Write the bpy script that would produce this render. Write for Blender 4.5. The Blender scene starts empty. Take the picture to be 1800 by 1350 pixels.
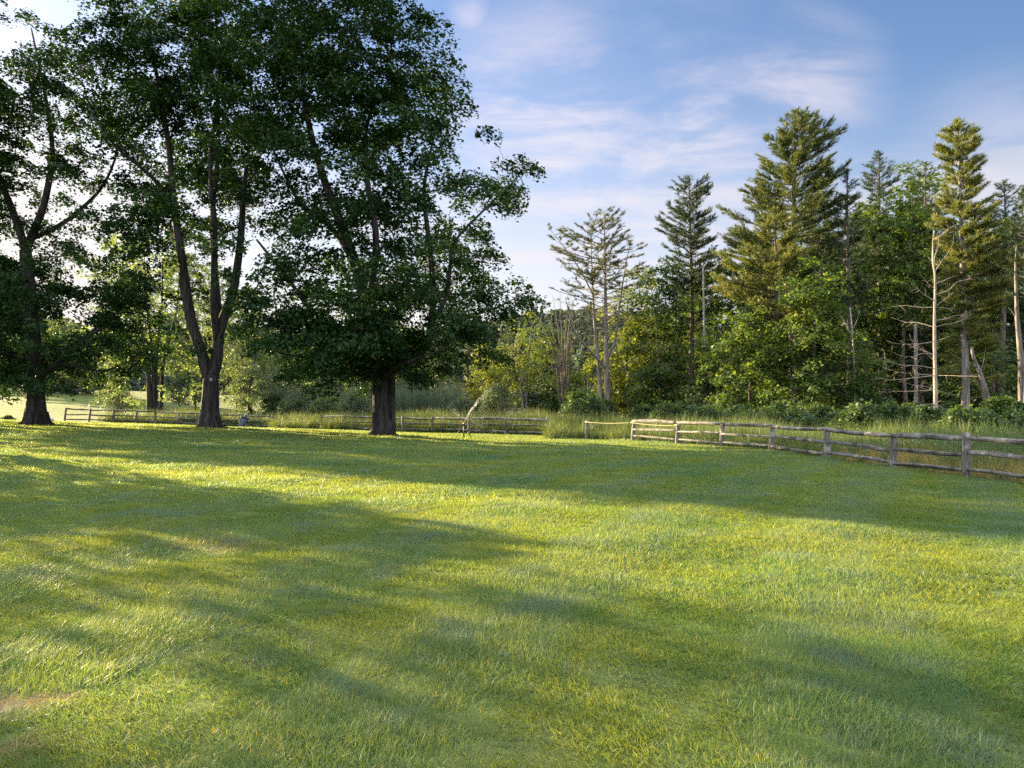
import bpy, math, random
import numpy as np
from mathutils import Vector, Matrix

scene = bpy.context.scene
col = scene.collection
rng = np.random.default_rng(11)
random.seed(11)

# ------------------------------------------------------------------ camera
CAM_H = 1.62
FPX = 1350.0          # focal length in photo pixels (1800 wide)
HORIZON = 718.0       # photo row of the horizon
PITCH = math.atan((HORIZON - 675.0) / FPX)
cam_data = bpy.data.cameras.new("camera")
cam = bpy.data.objects.new("camera", cam_data)
col.objects.link(cam)
cam.location = (0, 0, CAM_H)
cam.rotation_euler = (math.pi / 2 + PITCH, 0, 0)
cam_data.sensor_width = 36.0
cam_data.lens = 36.0 * FPX / 1800.0
cam_data.clip_start = 0.05
cam_data.clip_end = 5000
scene.camera = cam

# ------------------------------------------------------------------ light
SUN_EL = math.radians(12.0)
SUN_AZ = math.radians(-54.0)      # clockwise from +Y: the sun stands ahead and to the left
SDIR = Vector((math.sin(SUN_AZ) * math.cos(SUN_EL), math.cos(SUN_AZ) * math.cos(SUN_EL), math.sin(SUN_EL)))
sun_data = bpy.data.lights.new("sun", 'SUN')
sun_data.energy = 5.0
sun_data.angle = math.radians(0.5)
sun_data.color = (1.0, 0.78, 0.45)
sun = bpy.data.objects.new("sun", sun_data)
col.objects.link(sun)
sun.rotation_euler = SDIR.to_track_quat('Z', 'Y').to_euler()

scene.view_settings.view_transform = 'Standard'
scene.view_settings.look = 'None'
scene.view_settings.exposure = 2.85
scene.view_settings.gamma = 1.0
scene.view_settings.use_curve_mapping = False
cy = scene.cycles
cy.use_denoising = False
cy.denoiser = 'OPENIMAGEDENOISE'
cy.denoising_input_passes = 'RGB_ALBEDO_NORMAL'
cy.denoising_prefilter = 'NONE'
cy.max_bounces = 7
cy.diffuse_bounces = 3
cy.glossy_bounces = 2
cy.transmission_bounces = 4
cy.transparent_max_bounces = 8
cy.caustics_reflective = False
cy.caustics_refractive = False
cy.sample_clamp_indirect = 1.0


class NT:
    """thin helper for building node trees"""
    def __init__(self, tree):
        self.t = tree
        for n in list(tree.nodes):
            tree.nodes.remove(n)

    def n(self, kind, **kw):
        nd = self.t.nodes.new(kind)
        for k, v in kw.items():
            if k == 'inp':
                for key, val in v.items():
                    if isinstance(val, bpy.types.NodeSocket):
                        self.t.links.new(val, nd.inputs[key])
                    else:
                        nd.inputs[key].default_value = val
            else:
                setattr(nd, k, v)
        return nd

    def math(self, op, a, b=None, c=None, clamp=False):
        nd = self.t.nodes.new('ShaderNodeMath')
        nd.operation = op
        nd.use_clamp = clamp
        for i, v in enumerate((a, b, c)):
            if v is None:
                continue
            if isinstance(v, bpy.types.NodeSocket):
                self.t.links.new(v, nd.inputs[i])
            else:
                nd.inputs[i].default_value = v
        return nd.outputs[0]

    def vmath(self, op, a, b=None):
        nd = self.t.nodes.new('ShaderNodeVectorMath')
        nd.operation = op
        for i, v in enumerate((a, b)):
            if v is None:
                continue
            if isinstance(v, bpy.types.NodeSocket):
                self.t.links.new(v, nd.inputs[i])
            else:
                nd.inputs[i].default_value = v
        return nd.outputs['Value'] if op in ('DOT_PRODUCT', 'LENGTH', 'DISTANCE') else nd.outputs[0]

    def mix(self, fac, a, b, blend='MIX'):
        nd = self.t.nodes.new('ShaderNodeMix')
        nd.data_type = 'RGBA'
        nd.blend_type = blend
        for sock, v in ((nd.inputs[0], fac), (nd.inputs[6], a), (nd.inputs[7], b)):
            if isinstance(v, bpy.types.NodeSocket):
                self.t.links.new(v, sock)
            elif isinstance(v, (int, float)):
                sock.default_value = v
            else:
                sock.default_value = tuple(v) + ((1.0,) if len(v) == 3 else ())
        return nd.outputs[2]

    def ramp(self, fac, stops):
        nd = self.t.nodes.new('ShaderNodeValToRGB')
        e = nd.color_ramp.elements
        while len(e) < len(stops):
            e.new(0.5)
        for el, (p, c) in zip(e, stops):
            el.position = p
            el.color = tuple(c) + ((1.0,) if len(c) == 3 else ()) if not isinstance(c, (int, float)) else (c, c, c, 1)
        self.t.links.new(fac, nd.inputs[0])
        return nd.outputs[0]

    def sstep(self, v, lo, hi):
        nd = self.t.nodes.new('ShaderNodeMapRange')
        nd.interpolation_type = 'SMOOTHSTEP'
        self.t.links.new(v, nd.inputs['Value'])
        nd.inputs['From Min'].default_value = lo
        nd.inputs['From Max'].default_value = hi
        return nd.outputs[0]

    def noise(self, vec, scale, detail=3.0, rough=0.55, dist=0.0, out=0):
        nd = self.n('ShaderNodeTexNoise', inp={'Scale': scale, 'Detail': detail, 'Roughness': rough, 'Distortion': dist})
        if vec is not None:
            self.t.links.new(vec, nd.inputs['Vector'])
        return nd.outputs[out]

    def link(self, a, b):
        self.t.links.new(a, b)


def pix_dir(px, py):
    """world direction through a photo pixel"""
    x, y, z = (px - 900.0) / FPX, 1.0, (675.0 - py) / FPX
    c, s = math.cos(PITCH), math.sin(PITCH)
    return Vector((x, y * c - z * s, y * s + z * c))


def P(px, py, d):
    """world point seen at a photo pixel, d metres ahead"""
    v = pix_dir(px, py)
    v = v * (d / v.y)
    return Vector((v.x, v.y, v.z + CAM_H))


# ------------------------------------------------------------------ sky
world = bpy.data.worlds.new("World")
scene.world = world
world.use_nodes = True
W = NT(world.node_tree)
geo = W.n('ShaderNodeTexCoord')
vec = W.vmath('NORMALIZE', geo.outputs['Generated'])
sky = W.n('ShaderNodeTexSky')
sky.sky_type = 'NISHITA'
sky.sun_disc = False
sky.sun_elevation = SUN_EL
sky.sun_rotation = SUN_AZ
sky.altitude = 200
sky.air_density = 1.0
sky.dust_density = 1.6
sky.ozone_density = 2.5
W.link(vec, sky.inputs['Vector'])
sep = W.n('ShaderNodeSeparateXYZ')
W.link(vec, sep.inputs[0])
zz = W.math('MAXIMUM', sep.outputs[2], 0.02)


def near_dir(px, py, r0, r1):
    d = pix_dir(px, py).normalized()
    dist = W.vmath('DISTANCE', vec, tuple(d))
    return W.sstep(dist, r1, r0)


# cloud plane coordinates
cx = W.math('DIVIDE', sep.outputs[0], W.math('ADD', zz, 0.12))
cyy = W.math('DIVIDE', sep.outputs[1], W.math('ADD', zz, 0.12))
comb = W.n('ShaderNodeCombineXYZ')
W.link(cx, comb.inputs[0]); W.link(cyy, comb.inputs[1])
mp = W.n('ShaderNodeMapping')
mp.inputs['Rotation'].default_value = (0, 0, math.radians(-52))
mp.inputs['Scale'].default_value = (1.1, 2.0, 1.0)
W.link(comb.outputs[0], mp.inputs['Vector'])
wisp = W.noise(mp.outputs[0], 1.9, 8.0, 0.62, 0.45)
soft = W.noise(comb.outputs[0], 0.9, 4.0, 0.5, 0.4)
blob = None
for (bx_, by_, r0, r1, k) in ((960, 225, .03, .20, 1.0), (1080, 190, .02, .12, .75), (1230, 245, .02, .13, 1.0), (1400, 165, .02, .12, .75), (1150, 330, .05, .26, .8),
                              (980, 330, .05, .24, .8), (1040, 150, .0, .06, .5), (825, 15, .004, .035, .8), (965, 20, .0, .06, .35), (1760, 270, .0, .12, .45)):
    m = W.math('MULTIPLY', near_dir(bx_, by_, r0, r1), k)
    blob = m if blob is None else W.math('MAXIMUM', blob, m)
w1 = W.sstep(wisp, 0.36, 0.68)
cl = W.math('MULTIPLY', blob, W.math('ADD', W.math('MULTIPLY', w1, 0.8), W.math('MULTIPLY', soft, 0.3)), clamp=True)
# long flat bands low over the trees
mpb = W.n('ShaderNodeMapping')
mpb.inputs['Scale'].default_value = (1.6, 1.6, 15.0)
W.link(vec, mpb.inputs['Vector'])
band = W.noise(mpb.outputs[0], 1.7, 4.0, 0.5, 0.35)
bandm = W.math('MULTIPLY', W.sstep(band, 0.44, 0.62), W.math('MULTIPLY', W.sstep(sep.outputs[2], 0.06, 0.16), W.sstep(sep.outputs[2], 0.36, 0.22)))
# glow of thin high cloud towards the sun and along the horizon
sunh = Vector((SDIR.x, SDIR.y, 0.10)).normalized()
sd = W.vmath('DISTANCE', vec, tuple(sunh))
glow = W.math('MULTIPLY', W.sstep(sd, 0.95, 0.28), W.sstep(sep.outputs[2], 0.46, 0.20))
hor = W.sstep(sep.outputs[2], 0.40, 0.03)
leftw = W.sstep(sep.outputs[0], 0.45, -0.25)
veil = W.math('MAXIMUM', glow, W.math('MULTIPLY', hor, W.math('ADD', 0.62, W.math('MULTIPLY', leftw, 0.36))))
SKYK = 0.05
base = W.mix(1.0, sky.outputs[0], (0.65, 0.655, 0.735), 'MULTIPLY')
c0 = W.mix(W.math('MULTIPLY', veil, 0.92), base, (3.05, 2.8, 2.58))
c1 = W.mix(W.math('MULTIPLY', bandm, 0.5), c0, (2.55, 2.38, 2.4))
c2 = W.mix(W.math('MULTIPLY', cl, 0.85), c1, (2.75, 2.5, 2.65))
# sky brightened overhead and behind, out of view, added as fill for the shade
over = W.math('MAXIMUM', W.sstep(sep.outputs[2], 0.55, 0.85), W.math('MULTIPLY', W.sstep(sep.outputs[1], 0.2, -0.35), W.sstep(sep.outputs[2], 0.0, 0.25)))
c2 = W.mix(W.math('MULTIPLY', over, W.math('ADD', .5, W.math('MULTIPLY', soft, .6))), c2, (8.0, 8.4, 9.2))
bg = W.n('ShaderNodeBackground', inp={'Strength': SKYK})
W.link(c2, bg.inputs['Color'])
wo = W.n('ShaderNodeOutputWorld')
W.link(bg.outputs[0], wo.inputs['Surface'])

# ------------------------------------------------------------------ terrain
TP = []          # control points x, y, z


def tp(px, py, d):
    p = P(px, py, d)
    TP.append((p.x, p.y, p.z))


for w in ((0, 0, 0), (-6, 4, 0), (6, 4, 0), (-12, 10, .05), (12, 10, -.12), (0, 12, 0), (-10, 20, .16), (0, 25, .10), (6, 24, 0), (-25, 25, .4),
          (-3, 7, 0), (5, 14, 0), (-40, 20, .6), (30, 10, -.2), (30, 30, -.1), (0, -20, 0), (-30, -20, 0), (30, -20, 0), (-60, 60, 1.6), (-80, 100, 3.2),
          (-80, 150, 6.5), (40, 90, .6), (60, 60, .6), (0, 150, 1.2), (40, 150, 2), (80, 20, 1), (80, 120, 3), (-90, 20, 1.5), (-20, 32, .42), (20, 22, -.05)):
    TP.append(w)
for w in ((672, 765, 38), (369, 752, 42), (63, 747, 44), (815, 772, 40), (1698, 838, 19.5), (1568, 822, 23), (1453, 806, 27), (1355, 793, 31),
          (1268, 786, 34), (1190, 779, 37), (1112, 774, 40), (1033, 773, 43.5), (960, 766, 47), (760, 761, 53), (113, 741, 62), (300, 746, 66), (486, 752, 70),
          (20, 735, 78), (150, 690, 130), (20, 700, 115), (100, 712, 100), (250, 738, 80), (400, 735, 85), (520, 738, 90), (700, 735, 90),
          (900, 740, 75), (1000, 742, 65), (1215, 752, 70), (1400, 758, 56), (1645, 760, 42), (1690, 757, 48), (1790, 757, 45)):
    tp(*w)
TP = np.array(TP)


def _tps_fit(pts):
    xy = pts[:, :2] / 50.0
    n = len(xy)
    d = np.linalg.norm(xy[:, None] - xy[None], axis=2)
    K = np.where(d > 0, d * d * np.log(d + 1e-12), 0) + np.eye(n) * 1e-4
    Q = np.hstack([np.ones((n, 1)), xy])
    A = np.block([[K, Q], [Q.T, np.zeros((3, 3))]])
    return np.linalg.solve(A, np.concatenate([pts[:, 2], np.zeros(3)]))


TW = _tps_fit(TP)


def sm(a, b, x):
    t = np.clip((x - a) / (b - a), 0, 1)
    return t * t * (3 - 2 * t)


def hill_z(x, y):
    r = np.sqrt(x * x + y * y)
    ridge = 52 + 9 * np.sin(x * 0.011 + 1.0) + 6 * np.sin(x * 0.027 + .4) - 14 * sm(40, 260, x) - 10 * sm(-60, -300, x)
    return 2.0 + ridge * sm(230, 560, y) * (0.8 + .2 * np.sin(y * .012)) + 3.0 * sm(100, 400, np.abs(x)) + 18 * sm(120, 420, -x) * sm(60, 300, y) + 0 * r


def gz(x, y):
    """height of the ground"""
    x = np.asarray(x, float); y = np.asarray(y, float)
    sh = np.broadcast(x, y).shape
    xf = np.broadcast_to(x, sh).ravel(); yf = np.broadcast_to(y, sh).ravel()
    out = np.empty(len(xf))
    C = TP[:, :2] / 50.0
    for i in range(0, len(xf), 20000):
        q = np.stack([xf[i:i + 20000], yf[i:i + 20000]], 1)
        qc = np.clip(q, (-110, -45), (110, 170)) / 50.0
        d = np.linalg.norm(qc[:, None] - C[None], axis=2)
        U = np.where(d > 0, d * d * np.log(d + 1e-12), 0)
        out[i:i + 20000] = U @ TW[:len(C)] + TW[-3] + qc @ TW[-2:]
    out = np.clip(out, -1.5, 8)
    r = np.sqrt(xf ** 2 + yf ** 2)
    f = sm(135, 230, r)
    out = out * (1 - f) + hill_z(xf, yf) * f
    near = 1 - sm(30, 60, r)
    out += near * (.018 * np.sin(xf * 2.1 + 1.3 * np.sin(yf * 1.1)) + .016 * np.sin(yf * 2.7 + 1.7 * np.sin(xf * .9)) + .012 * np.sin(xf * 4.7 + yf * 3.1)
                   + .03 * np.sin(xf * .55 + yf * .35) * np.sin(yf * .42 - .3 * xf))
    return out.reshape(sh)


def gz1(x, y):
    return float(gz(np.array([x]), np.array([y]))[0])


# ------------------------------------------------------------------ materials
def new_mat(name):
    m = bpy.data.materials.new(name)
    m.use_nodes = True
    return m, NT(m.node_tree)


def finish(T, shader, disp=None):
    o = T.n('ShaderNodeOutputMaterial')
    T.link(shader, o.inputs['Surface'])


def leaf_material(name, c_a, c_b, c_c=None, trans=0.35, rough=0.55, spec=0.2, tcol=1.6, scale=0.35, instancer=False):
    """two-sided foliage: c_a..c_b mixed by clump noise and by each leaf's own random number, c_c on a few leaves"""
    m, T = new_mat(name)
    att = T.n('ShaderNodeAttribute', attribute_name='rnd')
    g = T.n('ShaderNodeNewGeometry')
    nz = T.noise(g.outputs['Position'], scale, 2.0, 0.5)
    f = T.math('ADD', T.math('MULTIPLY', T.math('SUBTRACT', nz, 0.5), 1.5), T.math('ADD', 0.1, T.math('MULTIPLY', att.outputs['Fac'], 0.8)), clamp=True)
    c = T.mix(f, c_a, c_b)
    if c_c is not None:
        c = T.mix(T.sstep(att.outputs['Fac'], 0.90, 0.97), c, c_c)
    pb = T.n('ShaderNodeBsdfPrincipled', inp={'Base Color': c, 'Roughness': rough, 'Specular IOR Level': spec})
    tr = T.n('ShaderNodeBsdfTranslucent')
    tc = T.mix(1.0, c, (tcol, tcol * 1.0, tcol * 0.35), 'MULTIPLY')
    T.link(tc, tr.inputs['Color'])
    ms = T.n('ShaderNodeMixShader', inp={'Fac': trans})
    T.link(pb.outputs[0], ms.inputs[1]); T.link(tr.outputs[0], ms.inputs[2])
    finish(T, ms.outputs[0])
    return m


def bark_material(name, c_dark, c_light, sx=9.0, sz=1.2, bump=0.6, lichen=None):
    m, T = new_mat(name)
    tc = T.n('ShaderNodeTexCoord')
    mp_ = T.n('ShaderNodeMapping')
    mp_.inputs['Scale'].default_value = (sx, sx, sz)
    T.link(tc.outputs['Object'], mp_.inputs['Vector'])
    n1 = T.noise(mp_.outputs[0], 1.0, 6.0, 0.65, 0.6)
    n2 = T.noise(tc.outputs['Object'], 0.8, 3.0, 0.5)
    f = T.sstep(n1, 0.34, 0.66)
    c = T.mix(f, c_dark, c_light)
    if lichen:
        c = T.mix(T.math('MULTIPLY', T.sstep(n2, 0.55, 0.7), 0.6), c, lichen)
    bp = T.n('ShaderNodeBump', inp={'Strength': bump, 'Distance': 0.05, 'Height': n1})
    pb = T.n('ShaderNodeBsdfPrincipled', inp={'Base Color': c, 'Roughness': 0.9, 'Specular IOR Level': 0.15})
    T.link(bp.outputs[0], pb.inputs['Normal'])
    finish(T, pb.outputs[0])
    return m


M = {}
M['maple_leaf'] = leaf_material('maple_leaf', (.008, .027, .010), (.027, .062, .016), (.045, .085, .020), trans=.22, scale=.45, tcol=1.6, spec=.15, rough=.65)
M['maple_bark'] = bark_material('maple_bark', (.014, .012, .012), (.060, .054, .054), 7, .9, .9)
M['hazed_willow_leaf'] = leaf_material('hazed_willow_leaf', (.075, .11, .055), (.12, .15, .075), trans=.5, tcol=1.8)  # leaf colour lightened to stand in for haze behind the maples
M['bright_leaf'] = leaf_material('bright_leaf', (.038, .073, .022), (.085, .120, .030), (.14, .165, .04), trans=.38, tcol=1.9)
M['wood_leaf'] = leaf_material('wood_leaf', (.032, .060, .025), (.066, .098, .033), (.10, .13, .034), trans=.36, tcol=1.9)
M['hazed_grey_leaf'] = leaf_material('hazed_grey_leaf', (.075, .105, .070), (.12, .15, .09), trans=.4, tcol=1.6)  # grey green, paled further to imitate distance haze
M['sunlit_leaf'] = leaf_material('sunlit_leaf', (.075, .105, .024), (.15, .165, .034), trans=.42, tcol=1.7)  # gold of the low sun put into the leaf colour of lit trees
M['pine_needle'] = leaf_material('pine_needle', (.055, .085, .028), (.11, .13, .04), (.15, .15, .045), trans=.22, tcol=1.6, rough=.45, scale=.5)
M['sunlit_needle'] = leaf_material('sunlit_needle', (.08, .105, .03), (.165, .172, .046), (.20, .185, .055), trans=.25, tcol=1.6, rough=.45, scale=.5)  # needles tinted gold to imitate sunlight on the lit pines
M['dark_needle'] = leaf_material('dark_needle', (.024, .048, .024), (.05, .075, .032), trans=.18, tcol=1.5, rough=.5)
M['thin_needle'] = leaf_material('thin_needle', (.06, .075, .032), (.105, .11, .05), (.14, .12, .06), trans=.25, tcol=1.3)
M['pine_bark'] = bark_material('pine_bark', (.035, .028, .026), (.13, .105, .095), 8, 1.4, .7)
M['grey_bark'] = bark_material('grey_bark', (.10, .09, .085), (.27, .24, .225), 8, 1.0, .6)
M['hazed_hill_leaf'] = leaf_material('hazed_hill_leaf', (.085, .115, .105), (.12, .15, .13), trans=.3, tcol=1.2, scale=.05)  # pale bluish tint paints haze onto the far hill's foliage
M['snag_bark'] = bark_material('snag_bark', (.055, .048, .044), (.21, .185, .17), 9, 1.3, .9)
M['dead_wood'] = bark_material('dead_wood', (.15, .125, .11), (.40, .335, .29), 11, 1.6, .9, lichen=(.16, .155, .14))
M['dead_grey'] = bark_material('dead_grey', (.20, .185, .175), (.36, .33, .31), 10, .8, .5)
M['twig'] = bark_material('twig', (.09, .07, .06), (.2, .165, .14), 6, 3, .2)
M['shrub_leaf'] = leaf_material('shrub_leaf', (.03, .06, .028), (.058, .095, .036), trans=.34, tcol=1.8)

# weathered split rail wood
m, T = new_mat('split_rail_wood')
tc = T.n('ShaderNodeTexCoord')
mp_ = T.n('ShaderNodeMapping'); mp_.inputs['Scale'].default_value = (1.2, 14, 14)
T.link(tc.outputs['UV'], mp_.inputs['Vector'])
gr = T.noise(mp_.outputs[0], 1.0, 6, .65, .5)
pa = T.noise(tc.outputs['Object'], 2.2, 4, .6)
cc = T.mix(T.sstep(gr, .33, .68), (.06, .054, .050), (.24, .225, .21))
cc = T.mix(T.math('MULTIPLY', T.sstep(pa, .54, .62), .75), cc, (.05, .045, .042))
cc = T.mix(T.math('MULTIPLY', T.sstep(pa, .44, .36), .55), cc, (.37, .36, .34))
bp = T.n('ShaderNodeBump', inp={'Strength': .7, 'Distance': .02, 'Height': gr})
pb = T.n('ShaderNodeBsdfPrincipled', inp={'Base Color': cc, 'Roughness': .9, 'Specular IOR Level': .15})
T.link(bp.outputs[0], pb.inputs['Normal'])
finish(T, pb.outputs[0])
M['rail'] = m


def plain(name, c, rough=.6, metal=0.0, nscale=30.0, var=.25, spec=.4):
    m, T = new_mat(name)
    tc = T.n('ShaderNodeTexCoord')
    nz = T.noise(tc.outputs['Object'], nscale, 4, .6)
    k = T.ramp(nz, [(0.3, (1 - var,) * 3), (.7, (1 + var,) * 3)])
    pb = T.n('ShaderNodeBsdfPrincipled', inp={'Base Color': T.mix(1.0, c, k, 'MULTIPLY'), 'Roughness': rough, 'Metallic': metal, 'Specular IOR Level': spec})
    finish(T, pb.outputs[0])
    return m


M['dark_metal'] = plain('dark_metal', (.03, .035, .03), .45, .6)
M['grey_metal'] = plain('grey_metal', (.35, .36, .34), .4, .8)
M['brass'] = plain('brass', (.45, .33, .12), .35, .9)
M['rope'] = plain('yellow_rope', (.42, .40, .24), .8, 0, 60, .3)
M['canvas'] = plain('blue_grey_canvas', (.10, .125, .19), .8, 0, 12, .35)
M['canvas_dark'] = plain('dark_canvas', (.018, .02, .026), .8, 0, 12, .3)
M['tag'] = plain('pale_tag', (.55, .55, .5), .5, .2)
M['stone'] = plain('field_stone', (.20, .20, .225), .9, 0, 1.4, .6)
M['slab'] = plain('pale_slab', (.45, .45, .47), .9, 0, 3, .2)
M['flower'] = plain('white_flower', (.62, .63, .60), .8, 0, 10, .1)

# water drops
m, T = new_mat('water_drops')
pb = T.n('ShaderNodeBsdfPrincipled', inp={'Base Color': (.9, .95, .97, 1), 'Roughness': .15, 'IOR': 1.33})
tr = T.n('ShaderNodeBsdfTransparent')
tl = T.n('ShaderNodeBsdfTranslucent', inp={'Color': (.95, .97, 1, 1)})
ms0 = T.n('ShaderNodeMixShader', inp={'Fac': .5}); T.link(pb.outputs[0], ms0.inputs[1]); T.link(tl.outputs[0], ms0.inputs[2])
ms = T.n('ShaderNodeMixShader', inp={'Fac': .13}); T.link(tr.outputs[0], ms.inputs[1]); T.link(ms0.outputs[0], ms.inputs[2])
finish(T, ms.outputs[0])
M['water'] = m

# ground: lawn thatch, meadow soil, forest litter, chosen by the 'zone' attribute (1 lawn, 0 wild) plus bare patches
m, T = new_mat('ground_earth')
g = T.n('ShaderNodeNewGeometry')
zone = T.n('ShaderNodeAttribute', attribute_name='zone')
bare = T.n('ShaderNodeAttribute', attribute_name='bare')
n1 = T.noise(g.outputs['Position'], 0.5, 5, .6)
n2 = T.noise(g.outputs['Position'], 14, 4, .65)
n3 = T.noise(g.outputs['Position'], 70, 3, .6)
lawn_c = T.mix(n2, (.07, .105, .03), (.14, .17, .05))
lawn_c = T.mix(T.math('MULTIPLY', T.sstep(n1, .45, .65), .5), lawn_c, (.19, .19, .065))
wild_c = T.mix(n2, (.045, .05, .022), (.10, .105, .04))
gc = T.mix(zone.outputs['Fac'], wild_c, lawn_c)
soil = T.mix(T.math('ADD', T.math('MULTIPLY', n2, .5), T.math('MULTIPLY', n3, .5)), (.22, .17, .12), (.48, .40, .31))
gc = T.mix(bare.outputs['Fac'], gc, soil)
bp = T.n('ShaderNodeBump', inp={'Strength': .6, 'Distance': .03, 'Height': n3})
pb = T.n('ShaderNodeBsdfPrincipled', inp={'Base Color': gc, 'Roughness': .95, 'Specular IOR Level': .1})
T.link(bp.outputs[0], pb.inputs['Normal'])
finish(T, pb.outputs[0])
M['ground'] = m


def grass_material(name, c_a, c_b, c_blue, c_dry, trans=.3, big=.35, rough=.5, spec=.25, dryness=.955, tcol=1.9):
    """grass blades: patches of two species, a bluish one and a yellower one, plus dry blades"""
    m, T = new_mat(name)
    att = T.n('ShaderNodeAttribute', attribute_name='rnd')
    g = T.n('ShaderNodeNewGeometry')
    flat = T.vmath('MULTIPLY', g.outputs['Position'], (1, 1, 0))
    p1 = T.noise(flat, big, 3, .55, .4)
    p2 = T.noise(flat, big * 3.6, 3, .6, .3)
    p3 = T.noise(flat, big * 12, 2, .6)
    mixf = T.math('ADD', T.math('MULTIPLY', att.outputs['Fac'], .6), T.math('ADD', T.math('MULTIPLY', T.math('SUBTRACT', p1, .5), 2.4), T.math('ADD', .2, T.math('MULTIPLY', T.math('SUBTRACT', p3, .5), 1.1))), clamp=True)
    c = T.mix(mixf, c_a, c_b)
    c = T.mix(T.math('MULTIPLY', T.sstep(p2, .50, .64), .85), c, c_blue)
    c = T.mix(T.sstep(att.outputs['Fac'], dryness, dryness + .05), c, c_dry)
    pb = T.n('ShaderNodeBsdfPrincipled', inp={'Base Color': c, 'Roughness': rough, 'Specular IOR Level': spec})
    tr = T.n('ShaderNodeBsdfTranslucent')
    T.link(T.mix(1.0, c, (tcol * 1.34, tcol * .94, tcol * .26), 'MULTIPLY'), tr.inputs['Color'])
    ms = T.n('ShaderNodeMixShader', inp={'Fac': trans})
    T.link(pb.outputs[0], ms.inputs[1]); T.link(tr.outputs[0], ms.inputs[2])
    finish(T, ms.outputs[0])
    return m


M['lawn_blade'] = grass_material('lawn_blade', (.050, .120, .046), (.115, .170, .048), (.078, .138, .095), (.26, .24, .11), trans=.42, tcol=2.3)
M['meadow_blade'] = grass_material('meadow_blade', (.055, .110, .036), (.095, .150, .046), (.08, .135, .075), (.20, .21, .09), trans=.34, big=.2, dryness=.93, tcol=1.35)
M['dry_blade'] = grass_material('dry_blade', (.20, .19, .075), (.30, .26, .10), (.16, .18, .08), (.38, .33, .17), trans=.36, big=.3, dryness=.8, tcol=1.5)
M['weed'] = grass_material('weed_leaf', (.07, .13, .04), (.11, .16, .05), (.08, .14, .07), (.16, .19, .07), trans=.3, spec=.35)
M['reed_blade'] = grass_material('reed_blade', (.065, .105, .075), (.095, .135, .085), (.075, .115, .095), (.16, .16, .09), trans=.25, big=.2, dryness=.95)


# ------------------------------------------------------------------ mesh helpers
def obj_from(name, V, faces, mat, parent=None, attrs=None, loc=None, smooth=False, uv=None, mats=None, mat_idx=None):
    """faces: list of int arrays (n, k), each its own polygon size"""
    me = bpy.data.meshes.new(name)
    V = np.asarray(V, np.float32)
    if loc is not None:
        V = V - np.asarray(loc, np.float32)
    me.vertices.add(len(V))
    me.vertices.foreach_set('co', V.ravel())
    idx = np.concatenate([f.ravel() for f in faces]).astype(np.int32)
    tot = np.concatenate([np.full(len(f), f.shape[1], np.int32) for f in faces])
    start = np.concatenate([[0], np.cumsum(tot)[:-1]]).astype(np.int32)
    me.loops.add(len(idx))
    me.loops.foreach_set('vertex_index', idx)
    me.polygons.add(len(tot))
    me.polygons.foreach_set('loop_start', start)
    if smooth:
        me.polygons.foreach_set('use_smooth', np.ones(len(tot), bool))
    for mt in (mats or [mat]):
        me.materials.append(mt)
    if mat_idx is not None:
        me.polygons.foreach_set('material_index', np.asarray(mat_idx, np.int32))
    me.update(calc_edges=True)
    for k, (dom, arr) in (attrs or {}).items():
        a = me.attributes.new(k, 'FLOAT', dom)
        a.data.foreach_set('value', np.asarray(arr, np.float32))
    if uv is not None:
        l = me.uv_layers.new(name='UVMap')
        l.data.foreach_set('uv', np.asarray(uv, np.float32)[idx].ravel())
    o = bpy.data.objects.new(name, me)
    col.objects.link(o)
    if loc is not None:
        o.location = tuple(loc)
    if parent is not None:
        o.parent = parent
        if loc is not None:
            o.location = (0, 0, 0)
    return o


def tag(o, label=None, cat=None, group=None, kind=None):
    if label: o['label'] = label
    if cat: o['category'] = cat
    if group: o['group'] = group
    if kind: o['kind'] = kind
    return o


def empty(name, loc):
    o = bpy.data.objects.new(name, None)
    o.location = tuple(loc)
    o.empty_display_size = .3
    col.objects.link(o)
    return o


def copy_tree(o, parent=None):
    c = o.copy()
    col.objects.link(c)
    c.parent = parent
    for ch in list(o.children):
        copy_tree(ch, c)
    return c


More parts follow.
